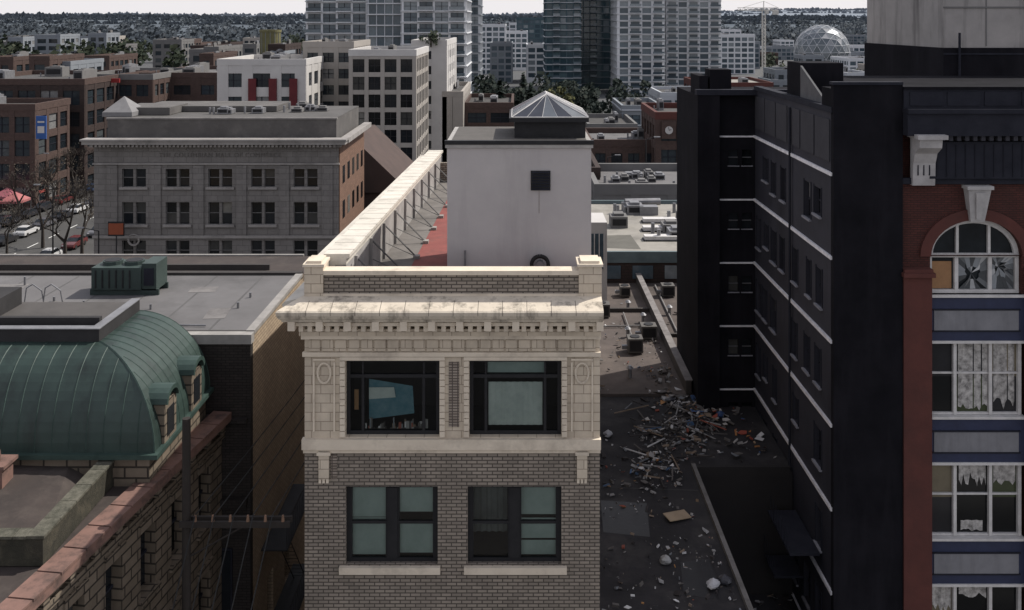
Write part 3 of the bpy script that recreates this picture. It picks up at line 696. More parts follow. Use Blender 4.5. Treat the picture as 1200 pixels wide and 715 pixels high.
q=b.p('coloured_rubbish',warmrub)
scatter(q,40,8.6,42.8,.9,1.2,14,.12,.42); scatter(q,26,9.2,46.5,.5,1.4,14.14,.15,.45); scatter(q,18,9.4,39.6,.6,.8,14,.1,.35); scatter(q,14,6.3,35.5,1,2,14,.08,.2)
for i in range(56):
    x=random.uniform(5.0,8.8); y=random.gauss(40.5,1.8)+ (x-6.8)*.9; a=random.uniform(0,3.1)
    if x>6.8 and y<37.9: continue
    if y>44.5: continue
    p.rbox((x,y,14.18),(random.uniform(.5,1.7),.05,.04),a,random.gauss(0,.12),random.gauss(0,.14))
b.done()
b=Bd('pit_rubbish'); p=b.p('pit_rubbish',debrism)
for i in range(220):
    shard(p,random.uniform(7.3,10.9),random.uniform(29,37.4),9.05+random.random()*.1,random.uniform(.06,.3))
b.done()
b=Bd('plywood_sheet'); b.p('s',surf('plywood',(.32,.245,.17),(.25,.19,.13),2)).rbox((5.75,33.9,14.12),(.9,.5,.03),.4,.08,.05); b.done()
for (x,y,c) in ((4.9,31.1,(.33,.33,.33)),(6.6,30.0,(.05,.05,.06)),(6.2,29.8,(.42,.42,.44)),(3.9,40.6,(.4,.4,.42)),(7.6,41.6,(.07,.13,.24)),(7.2,44.2,(.36,.15,.06)),(9.2,42.6,(.05,.09,.2))):
    b=Bd('rubbish_bag'); pt=b.p('bag',surf('bag%d'%int(c[2]*100),c,tuple(q*.7 for q in c),4,rough=.4)); pt.smooth=True
    n1,n2=10,7; rr=[[None]*n1 for _ in range(n2)]
    for i in range(n2):
        for j in range(n1):
            a=math.pi*i/(n2-1); t=2*math.pi*j/n1; r=.2*(1+random.uniform(-.22,.22))
            rr[i][j]=(x+r*math.sin(a)*math.cos(t),y+r*math.sin(a)*math.sin(t),14.12+.13*math.cos(a)+(.06 if i==0 else 0))
    for i in range(n2-1):
        for j in range(n1): pt.face([rr[i][j],rr[i][(j+1)%n1],rr[i+1][(j+1)%n1],rr[i+1][j]])
    b.done()

# ------------------------------------------------------------ BLACK BUILDING
b=Bd('black_walkup_building')
SX=11.04; Y0=32.9; YB=43.7
fs=Fr((SX,Y0,0),(0,1,0),(-1,0,0)); L=YB-Y0
bands=[26.6-2.94*k for k in range(9)]
holes=[]; rnd=random.Random(3)
for k in range(0,8):
    zt=bands[k]
    for a in (1.3,2.6,4.1,5.9,7.2,8.6,9.8):
        if rnd.random()<.2: continue
        w_=rnd.choice((.5,.65,.8)); h_=rnd.choice((1.0,1.35,1.35)); aa=a+rnd.uniform(-.15,.15)
        holes.append((aa,aa+w_,zt-.75-h_,zt-.75))
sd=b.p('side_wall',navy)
for k in range(9):
    if k==0: sd.facade(fs,0,L,26.6,28.75,[],.2)
    else: sd.facade(fs,0,L,bands[k],bands[k-1],[h for h in holes if h[3]<bands[k-1] and h[2]>bands[k]],.22)
sd.facade(fs,0,L,0,bands[8],[],.2)
for h in holes:
    if h[2]<bands[8]: continue
    b.p('windows',island('bb_windows',[(5,(.004,.004,.005)),(3,(.012,.012,.015)),(1.6,(.20,.20,.21)),(1,(.11,.085,.06))],.15,.35)).fquad(fs,h[0],h[1],h[2],(h[2]+h[3])/2,-.18)
    b.p('windows',None).fquad(fs,h[0],h[1],(h[2]+h[3])/2,h[3],-.18)
    b.p('sills',surf('sillgrey',(.24,.24,.27),(.16,.16,.18),2)).fbox(fs,h[0]-.06,h[1]+.06,h[2]-.08,h[2]-.004,0,.1)
    b.p('window_bars',slate).fbox(fs,h[0],h[1],(h[2]+h[3])/2-.03,(h[2]+h[3])/2+.03,-.18,-.12)
    b.p('window_bars',slate).fbox(fs,h[0]-.07,h[0],h[2],h[3]+.07,.0,.03); b.p('window_bars',slate).fbox(fs,h[1],h[1]+.07,h[2],h[3]+.07,.0,.03)
bn=b.p('string_courses',band)
for z_ in bands: bn.fbox(fs,0.02,L-.002,z_-.06,z_+.06,0,.08)
for a in (4.9,): b.p('downpipe',slate).cyl(fs.pt(a,0,.1),fs.pt(a,28.5,.1),.05)
sl=b.p('parapets',slate)
sl.fbox(fs,0,L,28.75,28.95,-.3,.06)
for i in range(6): b.p('upper_panels',surf('panelgrey',(.042,.042,.05),(.03,.03,.037),1)).fbox(fs,.3+i*1.75,1.9+i*1.75,27.0,28.5,0,.04)
fb=Fr((8.38,YB,0),(1,0,0),(0,-1,0))
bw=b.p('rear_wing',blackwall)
bh=[]
for k in range(9):
    zt=bands[k]
    bh.append((1.42,1.88,zt-1.35,zt-.62)); bh.append((2.05,2.5,zt-1.35,zt-.62))
bw.facade(fb,0,2.66,0,28.55,bh,.2)
for h in bh:
    b.p('wing_windows',windark).fquad(fb,h[0],h[1],h[2],h[3],-.16)
    b.p('sills',None).fbox(fb,h[0]-.04,h[1]+.04,h[2]-.05,h[2]-.004,0,.05)
    b.p('wing_window_bars',surf('wing_bar',(.12,.12,.13))).fbox(fb,h[0],h[1],(h[2]+h[3])/2-.02,(h[2]+h[3])/2+.02,-.16,-.1)
for z_ in bands: bn.fbox(fb,.98,2.58,z_-.035,z_+.035,0,.05)
bw.box(8.3,9.32,YB-.35,YB-.01,0,28.55)
bw.box(8.38,20,YB+.25,49.5,0,28.5); bw.face([(8.38,YB,0),(8.38,YB+.25,0),(8.38,YB+.25,28.5),(8.38,YB,28.5)])
sl.box(8.25,20,YB-.4,YB+.1,28.55,28.8); bw.box(9.0,10.0,YB+.3,YB+1.5,28.5,29.7); bw.box(8.5,8.9,YB+.3,YB+2.5,28.5,29.4)
b.p('main_roof',roofdk).box(SX+.3,20,Y0+.3,YB+.2,28.4,28.5)
bw.box(SX-.02,13.44,Y0-.12,Y0+.15,0,29.75); sl.box(SX-.06,13.44,Y0-.16,Y0+.2,29.75,29.85)
bw.box(SX+.0,SX+.3,Y0+.2,Y0+1.2,28.9,29.6)
bw.box(11.3,13.0,37.5,39.4,28.5,30.3); b.p('shed_flashing',surf('flash2',(.10,.10,.105),(.07,.07,.075),1.5)).hexa([(11.25,34.3,28.9),(11.33,34.3,28.9),(11.33,37.4,28.9),(11.25,37.4,28.9),(11.25,34.3,29.0),(11.33,34.3,29.0),(11.33,37.4,30.2),(11.25,37.4,30.2)])
for k,zz in enumerate((12.6,10.6)):
    sl.box(SX-1.2,SX-.1,34+k*2,37+k*.4,zz,zz+.1)
    for i in range(8): sl.bar((SX-1.2,34+k*2+i*.36,zz),(SX-1.2,34+k*2+i*.36,zz+.9),.02)
b.done()

# ------------------------------------------------------------ RED BRICK BUILDING
def rx(px): return (px-607)/33.333
def rz(py): return 32-(py-24)/33.333
b=Bd('red_brick_building'); fr=Fr((0,33,0),(1,0,0),(0,-1,0))
RX0=13.45; RX1=24
rb=b.p('brick_wall',redbrick)
bays=[(rx(1090),rx(1197)),(rx(1090)+4.4,rx(1197)+4.4)]
ZS=rz(300); ZB=rz(345)
holes=[(x0,x1,ZB,ZS) for x0,x1 in bays]
rb.facade(fr,RX0,RX1,rz(348),ZS,holes,.35)
for x0,x1 in bays:
    cx=(x0+x1)/2; R=(x1-x0)/2; n=20; top=rz(232)
    for i in range(n):
        a=math.pi*i/n; a2=math.pi*(i+1)/n
        p0=(cx-R*math.cos(a),ZS+R*.80*math.sin(a)); p1=(cx-R*math.cos(a2),ZS+R*.80*math.sin(a2))
        rb.face([fr.pt(p0[0],p0[1],0),fr.pt(p1[0],p1[1],0),fr.pt(p1[0],top,0),fr.pt(p0[0],top,0)])
        rb.face([fr.pt(p0[0],p0[1],0),fr.pt(p1[0],p1[1],0),fr.pt(p1[0],p1[1],-.35),fr.pt(p0[0],p0[1],-.35)])
        q0=(cx-(R+.38)*math.cos(a),ZS+(R*.80+.38)*math.sin(a)); q1=(cx-(R+.38)*math.cos(a2),ZS+(R*.80+.38)*math.sin(a2))
        b.p('arch_ring',redstucco).hexa([fr.pt(*p0,.0),fr.pt(*p1,.0),fr.pt(*q1,.0),fr.pt(*q0,.0),fr.pt(*p0,.09),fr.pt(*p1,.09),fr.pt(*q1,.09),fr.pt(*q0,.09)])
        r0=(cx-(R-.17)*math.cos(a),ZS+(R*.80-.17)*math.sin(a)); r1=(cx-(R-.17)*math.cos(a2),ZS+(R*.80-.17)*math.sin(a2))
        b.p('window_frames',whitefr).hexa([fr.pt(*r0,-.3),fr.pt(*r1,-.3),fr.pt(*p1,-.3),fr.pt(*p0,-.3),fr.pt(*r0,-.18),fr.pt(*r1,-.18),fr.pt(*p1,-.18),fr.pt(*p0,-.18)])
    g=b.p('arch_glass',surf('dark_pane',(.008,.010,.012),(.016,.02,.024),2,rough=.1,spec=.35,bmp=0))
    g.face([fr.pt(cx-R*math.cos(math.pi*i/n),ZS+R*.8*math.sin(math.pi*i/n),-.29) for i in range(n+1)])
    g.fquad(fr,x0,x1,ZB,ZS,-.29)
    wf=b.p('window_frames',whitefr)
    wf.fbox(fr,x0,x1,ZS-.09,ZS+.05,-.28,-.16); wf.fbox(fr,x0,x1,ZB,ZB+.12,-.28,-.16)
    for t in (.0,.29,.66,.955):
        xx=x0+(x1-x0)*t; wf.fbox(fr,xx,xx+.13,ZB,ZS-.09,-.28,-.15)
    for t in (.31,.66):
        xx=x0+(x1-x0)*t; wf.fbox(fr,xx,xx+.09,ZS+.05,ZS+R*.8*math.sin(math.acos(abs(1-2*t)))-.02,-.28,-.17)
    # shattered centre and side panes: radiating shards, each tilted on its own, some fallen out
    sh=b.p('shattered_glass',island('shattered_glass',[(3,(.26,.28,.30)),(4,(.06,.066,.072)),(3,(.14,.15,.16)),(1.5,(.42,.43,.44))],.08,.8))
    for (xa,xb,za,zb_,ccx,ccz,drop) in ((x0+.31*(x1-x0)+.1,x0+.66*(x1-x0),ZB+.13,ZS-.10,.45,.5,.28),(x0+.70*(x1-x0)+.03,x0+.95*(x1-x0),ZB+.13,ZS-.10,.3,.7,.15)):
        ox=xa+(xb-xa)*ccx; oz=za+(zb_-za)*ccz; per=[]
        for k in range(5): per.append((xa+(xb-xa)*k/5,za))
        for k in range(5): per.append((xb,za+(zb_-za)*k/5))
        for k in range(5): per.append((xb-(xb-xa)*k/5,zb_))
        for k in range(5): per.append((xa,zb_-(zb_-za)*k/5))
        mid=[(ox+(q[0]-ox)*random.uniform(.3,.6),oz+(q[1]-oz)*random.uniform(.3,.6)) for q in per]
        for k in range(20):
            k2=(k+1)%20; c_=-.235
            def T3(q): return fr.pt(q[0],q[1],c_+random.uniform(-.012,.012))
            if random.random()>drop*.4: sh.face([T3(per[k]),T3(per[k2]),T3(mid[k2]),T3(mid[k])])
            if random.random()>drop*2: sh.face([T3(mid[k]),T3(mid[k2]),T3((ox,oz))])
    b.p('paper_blind',orangep).fbox(fr,x0+.15,x0+.27*(x1-x0),ZB+.14,ZS-.25,-.28,-.26)
    ks=b.p('keystone',surf('pale_keystone',(.44,.425,.42),(.32,.31,.31),2,stain=(.17,.16,.155)))
    kz0=ZS+R*.8-.05; kz1=rz(220)
    ks.hexa([fr.pt(cx-.28,kz0,0),fr.pt(cx+.2,kz0,0),fr.pt(cx+.36,kz1,0),fr.pt(cx-.44,kz1,0),fr.pt(cx-.28,kz0,.22),fr.pt(cx+.2,kz0,.22),fr.pt(cx+.36,kz1,.38),fr.pt(cx-.44,kz1,.38)])
    ks.fbox(fr,cx-.5,cx+.42,kz1,kz1+.12,0,.45)
    ks.hexa([fr.pt(cx-.12,kz0+.1,.24),fr.pt(cx+.04,kz0+.1,.24),fr.pt(cx+.14,kz1-.1,.4),fr.pt(cx-.2,kz1-.1,.4),fr.pt(cx-.12,kz0+.1,.3),fr.pt(cx+.04,kz0+.1,.3),fr.pt(cx+.14,kz1-.1,.46),fr.pt(cx-.2,kz1-.1,.46)])
def fillx(a0,a1): rb.fquad(fr,a0,a1,ZS,rz(232),0)
fillx(RX0,bays[0][0]); fillx(bays[0][1],bays[1][0]); fillx(bays[1][1],RX1)
rb.fquad(fr,RX0,RX1,rz(232),rz(208),0)
pl=b.p('pilasters',redstucco)
for x in (RX0,bays[0][1]+.12,bays[1][1]+.12):
    pl.fbox(fr,x-.0,x+.98,0,rz(322),.0,.30)
    pl.fbox(fr,x-.05,x+1.06,rz(322),rz(317),0,.42); pl.fbox(fr,x-.0,x+1.0,rz(317),rz(313),0,.36)
foil=surf('foil_curtain',(.55,.53,.51),(.12,.115,.11),5,rough=.3)
for bx0,bx1 in bays:
    X0_,X1_=bx0-.06,bx1+.1
    for k in range(6):
        dz=k*4.27
        zt=rz(348)-dz; zsp=rz(400)-dz; zw=rz(487)-dz
        if zw<0: break
        bp=b.p('spandrels',bluepanel); bp.fbox(fr,X0_,X1_,zsp,zt,-.3,.02)
        wf=b.p('window_frames',whitefr)
        wf.fbox(fr,X0_,X1_,zt,zt+.09,-.3,.1); wf.fbox(fr,X0_+.002,X1_-.002,zsp-.06,zsp+.03,-.3,.07)
        b.p('grey_panels',greypanel).fbox(fr,bx0+.12,bx1-.12,zsp+.40,zt-.46,.02,.05)
        for (q0,q1,r0,r1) in ((bx0+.06,bx1-.06,zt-.46,zt-.41),(bx0+.06,bx1-.06,zsp+.35,zsp+.40)):
            b.p('panel_frames',slate).fbox(fr,q0,q1,r0,r1,.02,.07)
        g=b.p('sash_glass',island('rb_windows',[(5,(.006,.007,.008)),(2,(.024,.024,.027)),(1.6,(.05,.062,.03)),(1,(.17,.145,.10))],.1,.35))
        W_=bx1-bx0
        for a,c_ in ((0,.27),(.30,.66),(.69,1)):
            g.fquad(fr,bx0+a*W_,bx0+c_*W_,(zw+zsp)/2,zsp,-.2); g.fquad(fr,bx0+a*W_,bx0+c_*W_,zw,(zw+zsp)/2,-.2)
            wf.fbox(fr,bx0+a*W_,bx0+c_*W_,(zw+zsp)/2+.12,(zw+zsp)/2+.18,-.2,-.12)
            wf.fbox(fr,bx0+a*W_,bx0+c_*W_,zw+.0,zw+.07,-.2,-.1)
        for t in (-.01,.265,.655,.975):
            wf.fbox(fr,bx0+t*W_,bx0+t*W_+.11,zw,zsp-.06,-.21,-.06)
        cc=b.p('torn_blinds',foil)
        if k==0: 
            wavy(cc,fr,bx0+.33*W_,bx0+.65*W_,zw+.1,zsp-.08,-.18,.03,11,.25); wavy(cc,fr,bx0+.72*W_,bx0+.96*W_,zw+.1,zsp-.08,-.18,.03,9,.5)
        elif k==1:
            wavy(cc,fr,bx0+.34*W_,bx0+.64*W_,zw+1.6,zsp-.08,-.18,.02,12,.6); wavy(cc,fr,bx0+.72*W_,bx0+.96*W_,zsp-.9,zsp-.08,-.18,.02,8,.4); wavy(cc,fr,bx0+.36*W_,bx0+.6*W_,zw+.1,zw+.5,-.18,.02,8,.1)
        else: wavy(cc,fr,bx0+.03*W_,bx0+.25*W_,zsp-1.2,zsp-.08,-.18,.02,8,.5); wavy(cc,fr,bx0+.34*W_,bx0+.64*W_,zsp-.7,zsp-.08,-.18,.02,8,.3)
rb.facade(fr,bays[0][1]+.1,bays[1][0]-.06,0,rz(348),[],.2)
sl=b.p('cornice',slate)
sl.fbox(fr,RX0,RX1,rz(215),rz(208)+.0,-.02,.15)
sl.fbox(fr,RX0+.9,RX1,rz(208),rz(165),-.02,.28)
nd=34
for i in range(nd): b.p('cornice_dentils',surf('dentil',(.045,.045,.056),(.03,.03,.039),2)).fbox(fr,RX0+1.2+i*.28,RX0+1.34+i*.28,rz(163),rz(157),.2,.5)
for i in range(30):
    sl.fbox(fr,RX0+1.15+i*.33,RX0+1.17+i*.33,rz(206),rz(168),.28,.31)
sl.fbox(fr,RX0,RX1,rz(157),rz(131),-.02,.62); sl.fbox(fr,RX0-.02,RX1,rz(131),rz(126),-.02,.72)
sl.fbox(fr,RX0,RX1,rz(126),rz(104),-.02,.3); b.p('cornice_top',blackwall).fbox(fr,RX0-.02,RX1,rz(104),rz(101),-.25,.36)
for i in range(8):
    sl.fbox(fr,RX0+.2+i*1.3,RX0+1.35+i*1.3,rz(123),rz(107),.3,.335)
cb=b.p('corbel',surf('pale_corbel',(.42,.405,.405),(.30,.29,.29),2,stain=(.17,.16,.16)))
cxa,cxb=rx(1066),rx(1092)
pts=[(.05,rz(216)),(.25,rz(216)),(.28,rz(205)),(.3,rz(190)),(.45,rz(178)),(.8,rz(170)),(.85,rz(160)),(.05,rz(160))]
cb.face([fr.pt(cxa,z,c_) for c_,z in pts]); cb.face([fr.pt(cxb,z,c_) for c_,z in pts])
for i in range(len(pts)):
    (c0,z0_),(c1,z1_)=pts[i],pts[(i+1)%len(pts)]; cb.face([fr.pt(cxa,z0_,c0),fr.pt(cxb,z0_,c0),fr.pt(cxb,z1_,c1),fr.pt(cxa,z1_,c1)])
cb.fbox(fr,cxa-.1,cxb+.15,rz(160),rz(155),0,.95)
for q in range(3): b.p('corbel_grooves',slate).fbox(fr,cxa+.15+q*.2,cxa+.19+q*.2,rz(204),rz(192),.28,.305)
b.p('body',redbrick).box(RX0,RX1,33.4,45,0,29.3)
b.p('roof',blackwall).box(RX0,RX1,33.3,45,29.3,29.35)
b.done()
b=Bd('concrete_penthouse_building'); Yp=46
pm=b.p('concrete_walls',surf('stained_concrete',(.33,.31,.30),(.25,.238,.23),.6,stain=(.085,.08,.078),st_amt=.85,st_scale=.7,streak=True))
pm.box(WX(1105,Yp),32,Yp,56,WZ(56,Yp),36.5)
b.p('black_base',blackwall).box(WX(1103,Yp),32,Yp-.25,56.2,0,WZ(56,Yp))
b.p('base_flashing',slate).box(WX(1103,Yp),32,Yp-.28,Yp-.25,WZ(64,Yp),WZ(62,Yp))
for k in range(4): b.p('panel_joints',midgrey).box(WX(1155,Yp)+k*2.1,WX(1155,Yp)+k*2.1+.05,Yp-.03,Yp,WZ(54,Yp),36.4)
b.p('panel_joints',midgrey).box(WX(1105,Yp),32,Yp-.04,Yp,32.6,32.68)
b.p('coping',metal).box(WX(1103,Yp),32.1,Yp-.1,56.1,36.5,36.65)
b.p('roof_pipe',slate).cyl((WX(1120,Yp),Yp-.4,29.3),(WX(1120,Yp),Yp-.4,31.4),.06)
b.done()

# ------------------------------------------------------------ CLASSICAL BUILDING
b=Bd('limestone_office_building'); Y=105.0
fr=Fr((0,Y,0),(1,0,0),(0,-1,0))
x0,x1=WX(110,Y),WX(397,Y); zc=WZ(172,Y)
def cz(py): return WZ(py,Y)
holes=[]
for cxp in (157,208,258,308,358):
    for (pb_,pt_) in ((219,198),(263,237),(306,282),(350,326)): holes.append((WX(cxp-14,Y),WX(cxp+14,Y),cz(pb_),cz(pt_)))
w=b.p('stone_facade',greystone); w.facade(fr,x0,x1,0,zc,holes,.5)
for i,h in enumerate(holes):
    xm=(h[0]+h[1])/2
    tm=b.p('stone_trim',greystrim); w.fbox(fr,xm-.14,xm+.14,h[2],h[3],-.45,-.15)
    for a,c_ in ((h[0],xm-.14),(xm+.14,h[1])):
        b.p('windows',windark).fquad(fr,a,c_,(h[2]+h[3])/2,h[3],-.4); b.p('windows',windark).fquad(fr,a,c_,h[2],(h[2]+h[3])/2,-.4)
        b.p('sash_bars',midgrey).fbox(fr,a,c_,(h[2]+h[3])/2-.04,(h[2]+h[3])/2+.04,-.4,-.3)
        b.p('sash_bars',midgrey).fbox(fr,a,a+.06,h[2],h[3],-.4,-.32); b.p('sash_bars',midgrey).fbox(fr,c_-.06,c_,h[2],h[3],-.4,-.32)
    tm.fbox(fr,h[0]-.25,h[1]+.25,h[2]-.28,h[2]-.01,-.02,.22)
tm=b.p('stone_trim',greystrim)
for cxp in (132,183,233,283,333,384): w.fbox(fr,WX(cxp-6,Y),WX(cxp+6,Y),cz(276),cz(194),0,.16)
tm.fbox(fr,x0-.1,x1+.1,cz(193),cz(191),-.02,.2); tm.fbox(fr,x0-.1,x1+.1,cz(279),cz(276),-.02,.2)
tm.fbox(fr,x0-.3,x1+.3,zc,zc+.35,-.3,.5); tm.fbox(fr,x0-.9,x1+.9,zc+.35,zc+.75,-.5,1.1); tm.fbox(fr,x0-1.05,x1+1.05,zc+.75,zc+.95,-.6,1.25)
for i in range(60): tm.fbox(fr,x0+i*(x1-x0)/60,x0+i*(x1-x0)/60+.25,zc+.05,zc+.33,.5,.85)
w.box(x0,x1-.02,Y+.55,122,0,zc)
ob=b.p('brick_side',orangebrick); ob.box(x1-.02,x1+.05,Y+.3,122,0,zc)
for k in range(4):
    for j in range(5): b.p('side_windows',windark).box(x1+.05,x1+.09,Y+2+j*3.1,Y+3.3+j*3.1,cz(219)-k*4,cz(198)-k*4)
tm.box(x1+.05,x1+1,Y+.6,122,zc+.35,zc+.9)
at=b.p('attic',surf('attic_grey',(.11,.104,.10),(.08,.075,.073),.4,stain=(.17,.16,.15))); at.box(x0+1,x1-.5,Y+1.2,121,zc,WZ(141,Y))
tm.box(x0+.9,x1-.4,Y+1.1,Y+1.4,WZ(141,Y),WZ(139,Y))
b.p('roof',surf('grey_roof_b',(.10,.095,.092),(.072,.069,.067),.3)).box(x0+1.0,x1-.5,Y+1.4,121.2,WZ(141,Y),WZ(139.5,Y))
at.box(x0+2,x1-9,Y+8,Y+15,WZ(139,Y),WZ(132,Y)); at.box(x0+1.2,x0+7,Y+4,Y+10,WZ(139,Y),WZ(130,Y))
cxp=WX(150,Y+5); zb=WZ(139,Y)
pyr=b.p('pyramid_skylight',surf('pyr',(.2,.197,.2),(.16,.157,.16),1))
for i in range(4):
    q=[(cxp-1.7,Y+2,zb+.5),(cxp+1.7,Y+2,zb+.5),(cxp+1.7,Y+6,zb+.5),(cxp-1.7,Y+6,zb+.5)]; pyr.face([q[i],q[(i+1)%4],(cxp,Y+4,zb+2.2)]); 
pyr.box(cxp-1.7,cxp+1.7,Y+2,Y+6,zb,zb+.5)
rooftop(b,x0+10,x1-2,Y+3,Y+15,WZ(139,Y),7,True)
cu_=bpy.data.curves.new('carved_lettering','FONT'); cu_.body='THE COLUMBIAN HALL OF COMMERCE'; cu_.size=.66; cu_.extrude=.02; cu_.align_x='CENTER'; cu_.space_character=1.2
to=bpy.data.objects.new('carved_lettering',cu_); bpy.context.collection.objects.link(to); to.location=(WX(258,Y),Y-.04,cz(184)); to.rotation_euler=(math.pi/2,0,0)
cu_.materials.append(surf('letter_stone',(.135,.125,.118),(.11,.103,.097),2)); b.extra.append(to)
for i in range(16):
    a=2*math.pi*i/16;a2=2*math.pi*(i+1)/16; tm.cyl((WX(157,Y)+.6*math.cos(a),Y-.1,WZ(281,Y)+.6*math.sin(a)),(WX(157,Y)+.6*math.cos(a2),Y-.1,WZ(281,Y)+.6*math.sin(a2)),.12,.12,5)
b.done()
b=Bd('brown_gabled_building'); bw_=b.p('walls',brownbrick); gx0,gx1=WX(397,118),WX(470,118)
bw_.box(gx0+1,gx1,124,140,0,WZ(225,124)); 
b.p('roof',surf('brown_roof',(.075,.052,.046),(.056,.04,.036),.5)).hexa([(gx0,123.5,WZ(225,124)),(gx1+.5,123.5,WZ(225,124)),(gx1+.5,141,WZ(225,124)),(gx0,141,WZ(225,124)),(gx0,123.5,WZ(163,124)),(gx0+1,123.5,WZ(163,124)),(gx0+1,141,WZ(163,124)),(gx0,141,WZ(163,124))])
b.done()

# ------------------------------------------------------------ MID / FAR BUILDINGS
pb('brick_warehouse',-60,98,98,175,30,dkbrick,winfar,fl=4,bay=4.5,mech=4,trim=brownbrick).done()
pb('brick_warehouse',-60,40,128,160,12,brownbrick,winfar,fl=4,bay=3.5,mech=3).done()
pb('brick_apartment_building',97,178,92,190,25,brownbrick,winfar,fl=3.6,bay=3.2,mech=3,trim=midgrey).done()
pb('brick_office_building',166,262,90,200,30,brownbrick,winfar,fl=3.8,bay=5,pier=2.2,sp=1.8,mech=4,roof=greyroof).done()
b=pb('white_and_red_building',257,357,75,170,22,whitep,winfar,fl=4.2,bay=5.2,pier=2.0,sp=1.7,mech=3,roof=lightgravel)
for i in range(3):
    xx=WX(292+i*24,170); b.p('red_panels',surf('red_panel',(.12,.024,.028),(.095,.02,.023),1)).box(xx,xx+1.4,169.3,169.66,2,WZ(92,170))
b.done()
pb('beige_midrise',357,413,54,185,20,beige,winfar,fl=3.2,bay=3.4,mech=3).done()
pb('beige_apartment_tower',411,486,64,165,22,beige,windark,fl=3.1,bay=2.9,pier=.7,sp=.8,mech=2,trim=whitep).done()
pb('beige_apartment_tower',484,522,52,195,30,whitep,winfar,fl=3.1,bay=6,pier=3.2,sp=1.4,mech=2).done()
pb('beige_apartment_tower',520,541,112,195,30,beige,winfar,fl=3.1,bay=4,pier=2.2,sp=1.4,mech=1).done()
pb('residential_tower',360,430,-150,262,26,palec,winblue,fl=3.0,bay=4.6,pier=.6,sp=.6,slab=palec,balc=(0,2)).done()
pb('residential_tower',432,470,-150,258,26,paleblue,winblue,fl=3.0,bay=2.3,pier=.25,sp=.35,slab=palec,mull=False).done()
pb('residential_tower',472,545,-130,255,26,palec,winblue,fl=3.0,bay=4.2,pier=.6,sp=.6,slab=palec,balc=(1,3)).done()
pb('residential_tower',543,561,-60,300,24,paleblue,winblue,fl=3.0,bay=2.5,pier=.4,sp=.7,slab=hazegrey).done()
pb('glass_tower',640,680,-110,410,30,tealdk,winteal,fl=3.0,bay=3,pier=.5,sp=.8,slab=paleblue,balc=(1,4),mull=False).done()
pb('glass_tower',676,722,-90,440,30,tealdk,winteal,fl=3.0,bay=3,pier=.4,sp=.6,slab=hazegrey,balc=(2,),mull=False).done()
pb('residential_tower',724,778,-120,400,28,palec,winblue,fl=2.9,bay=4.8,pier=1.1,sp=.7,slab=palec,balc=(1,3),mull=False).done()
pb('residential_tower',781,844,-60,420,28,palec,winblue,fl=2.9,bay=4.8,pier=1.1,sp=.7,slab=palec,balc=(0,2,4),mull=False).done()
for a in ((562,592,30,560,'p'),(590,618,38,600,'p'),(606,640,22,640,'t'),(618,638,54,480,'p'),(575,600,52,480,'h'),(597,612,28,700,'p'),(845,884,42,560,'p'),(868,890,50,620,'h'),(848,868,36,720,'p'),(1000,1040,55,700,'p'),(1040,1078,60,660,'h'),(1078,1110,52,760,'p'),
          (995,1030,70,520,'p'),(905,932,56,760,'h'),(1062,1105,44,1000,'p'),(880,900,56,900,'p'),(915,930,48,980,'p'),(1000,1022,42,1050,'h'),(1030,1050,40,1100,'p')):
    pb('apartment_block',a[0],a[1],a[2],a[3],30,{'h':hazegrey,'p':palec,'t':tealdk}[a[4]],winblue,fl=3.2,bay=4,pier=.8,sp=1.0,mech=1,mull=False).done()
rnd=random.Random(11)
for i in range(44):
    Y=rnd.uniform(230,780); p0=rnd.uniform(-30,345); wd=rnd.uniform(14,34)/1100*Y
    top=rnd.uniform(50,84) if Y<450 else rnd.uniform(40,58)
    X=WX(p0,Y); m_=rnd.choice((midgrey,hazegrey,brownbrick,beige,midgrey,dkbrick,hazegrey,brownbrick,midgrey))
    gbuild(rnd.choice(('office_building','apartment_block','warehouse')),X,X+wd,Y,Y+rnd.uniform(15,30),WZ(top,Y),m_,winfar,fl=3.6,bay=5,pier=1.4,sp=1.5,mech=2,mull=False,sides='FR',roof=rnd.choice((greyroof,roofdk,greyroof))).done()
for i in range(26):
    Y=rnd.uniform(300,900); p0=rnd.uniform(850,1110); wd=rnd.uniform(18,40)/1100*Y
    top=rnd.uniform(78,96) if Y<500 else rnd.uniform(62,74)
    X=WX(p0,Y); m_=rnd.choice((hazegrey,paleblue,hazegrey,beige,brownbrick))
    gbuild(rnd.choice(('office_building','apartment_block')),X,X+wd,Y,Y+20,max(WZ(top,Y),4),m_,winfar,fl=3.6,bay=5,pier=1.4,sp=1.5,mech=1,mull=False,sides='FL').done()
pb('brick_station_building',693,772,170,150,16,brownbrick,winfar,fl=3.6,bay=2.6,mech=3,roof=greyroof).done()
b=pb('brick_clock_building',770,822,138,145,16,brownbrick,winfar,fl=3.6,bay=3.1,mech=1,trim=redstucco)
cxk=WX(783,145); zk=WZ(152,145)
b.p('clock_gable',brownbrick).box(cxk-1.1,cxk+1.1,144.2,144.7,zk-1.3,zk+1.3); b.p('clock_face',whitep).cyl((cxk,144.2,zk),(cxk,144.1,zk),.6,.6,20)
b.p('clock_hands',black).bar((cxk,144.05,zk),(cxk+.35,144.05,zk+.15),.05); b.p('clock_hands',black).bar((cxk,144.05,zk),(cxk-.1,144.05,zk+.5),.04); b.done()
pb('brick_warehouse',540,700,205,108,20,dkbrick,winfar,fl=3.6,bay=4,mech=5).done()
pb('low_commercial_building',730,775,128,210,20,hazegrey,winblue,fl=3.4,bay=3.5,mech=2,slab=paleblue).done()
pb('low_commercial_building',690,745,150,190,20,midgrey,winfar,fl=3.4,bay=3.5,mech=3).done()
pb('low_commercial_building',775,830,112,260,24,paleblue,winblue,fl=3.4,bay=3.5,mech=2,mull=False).done()
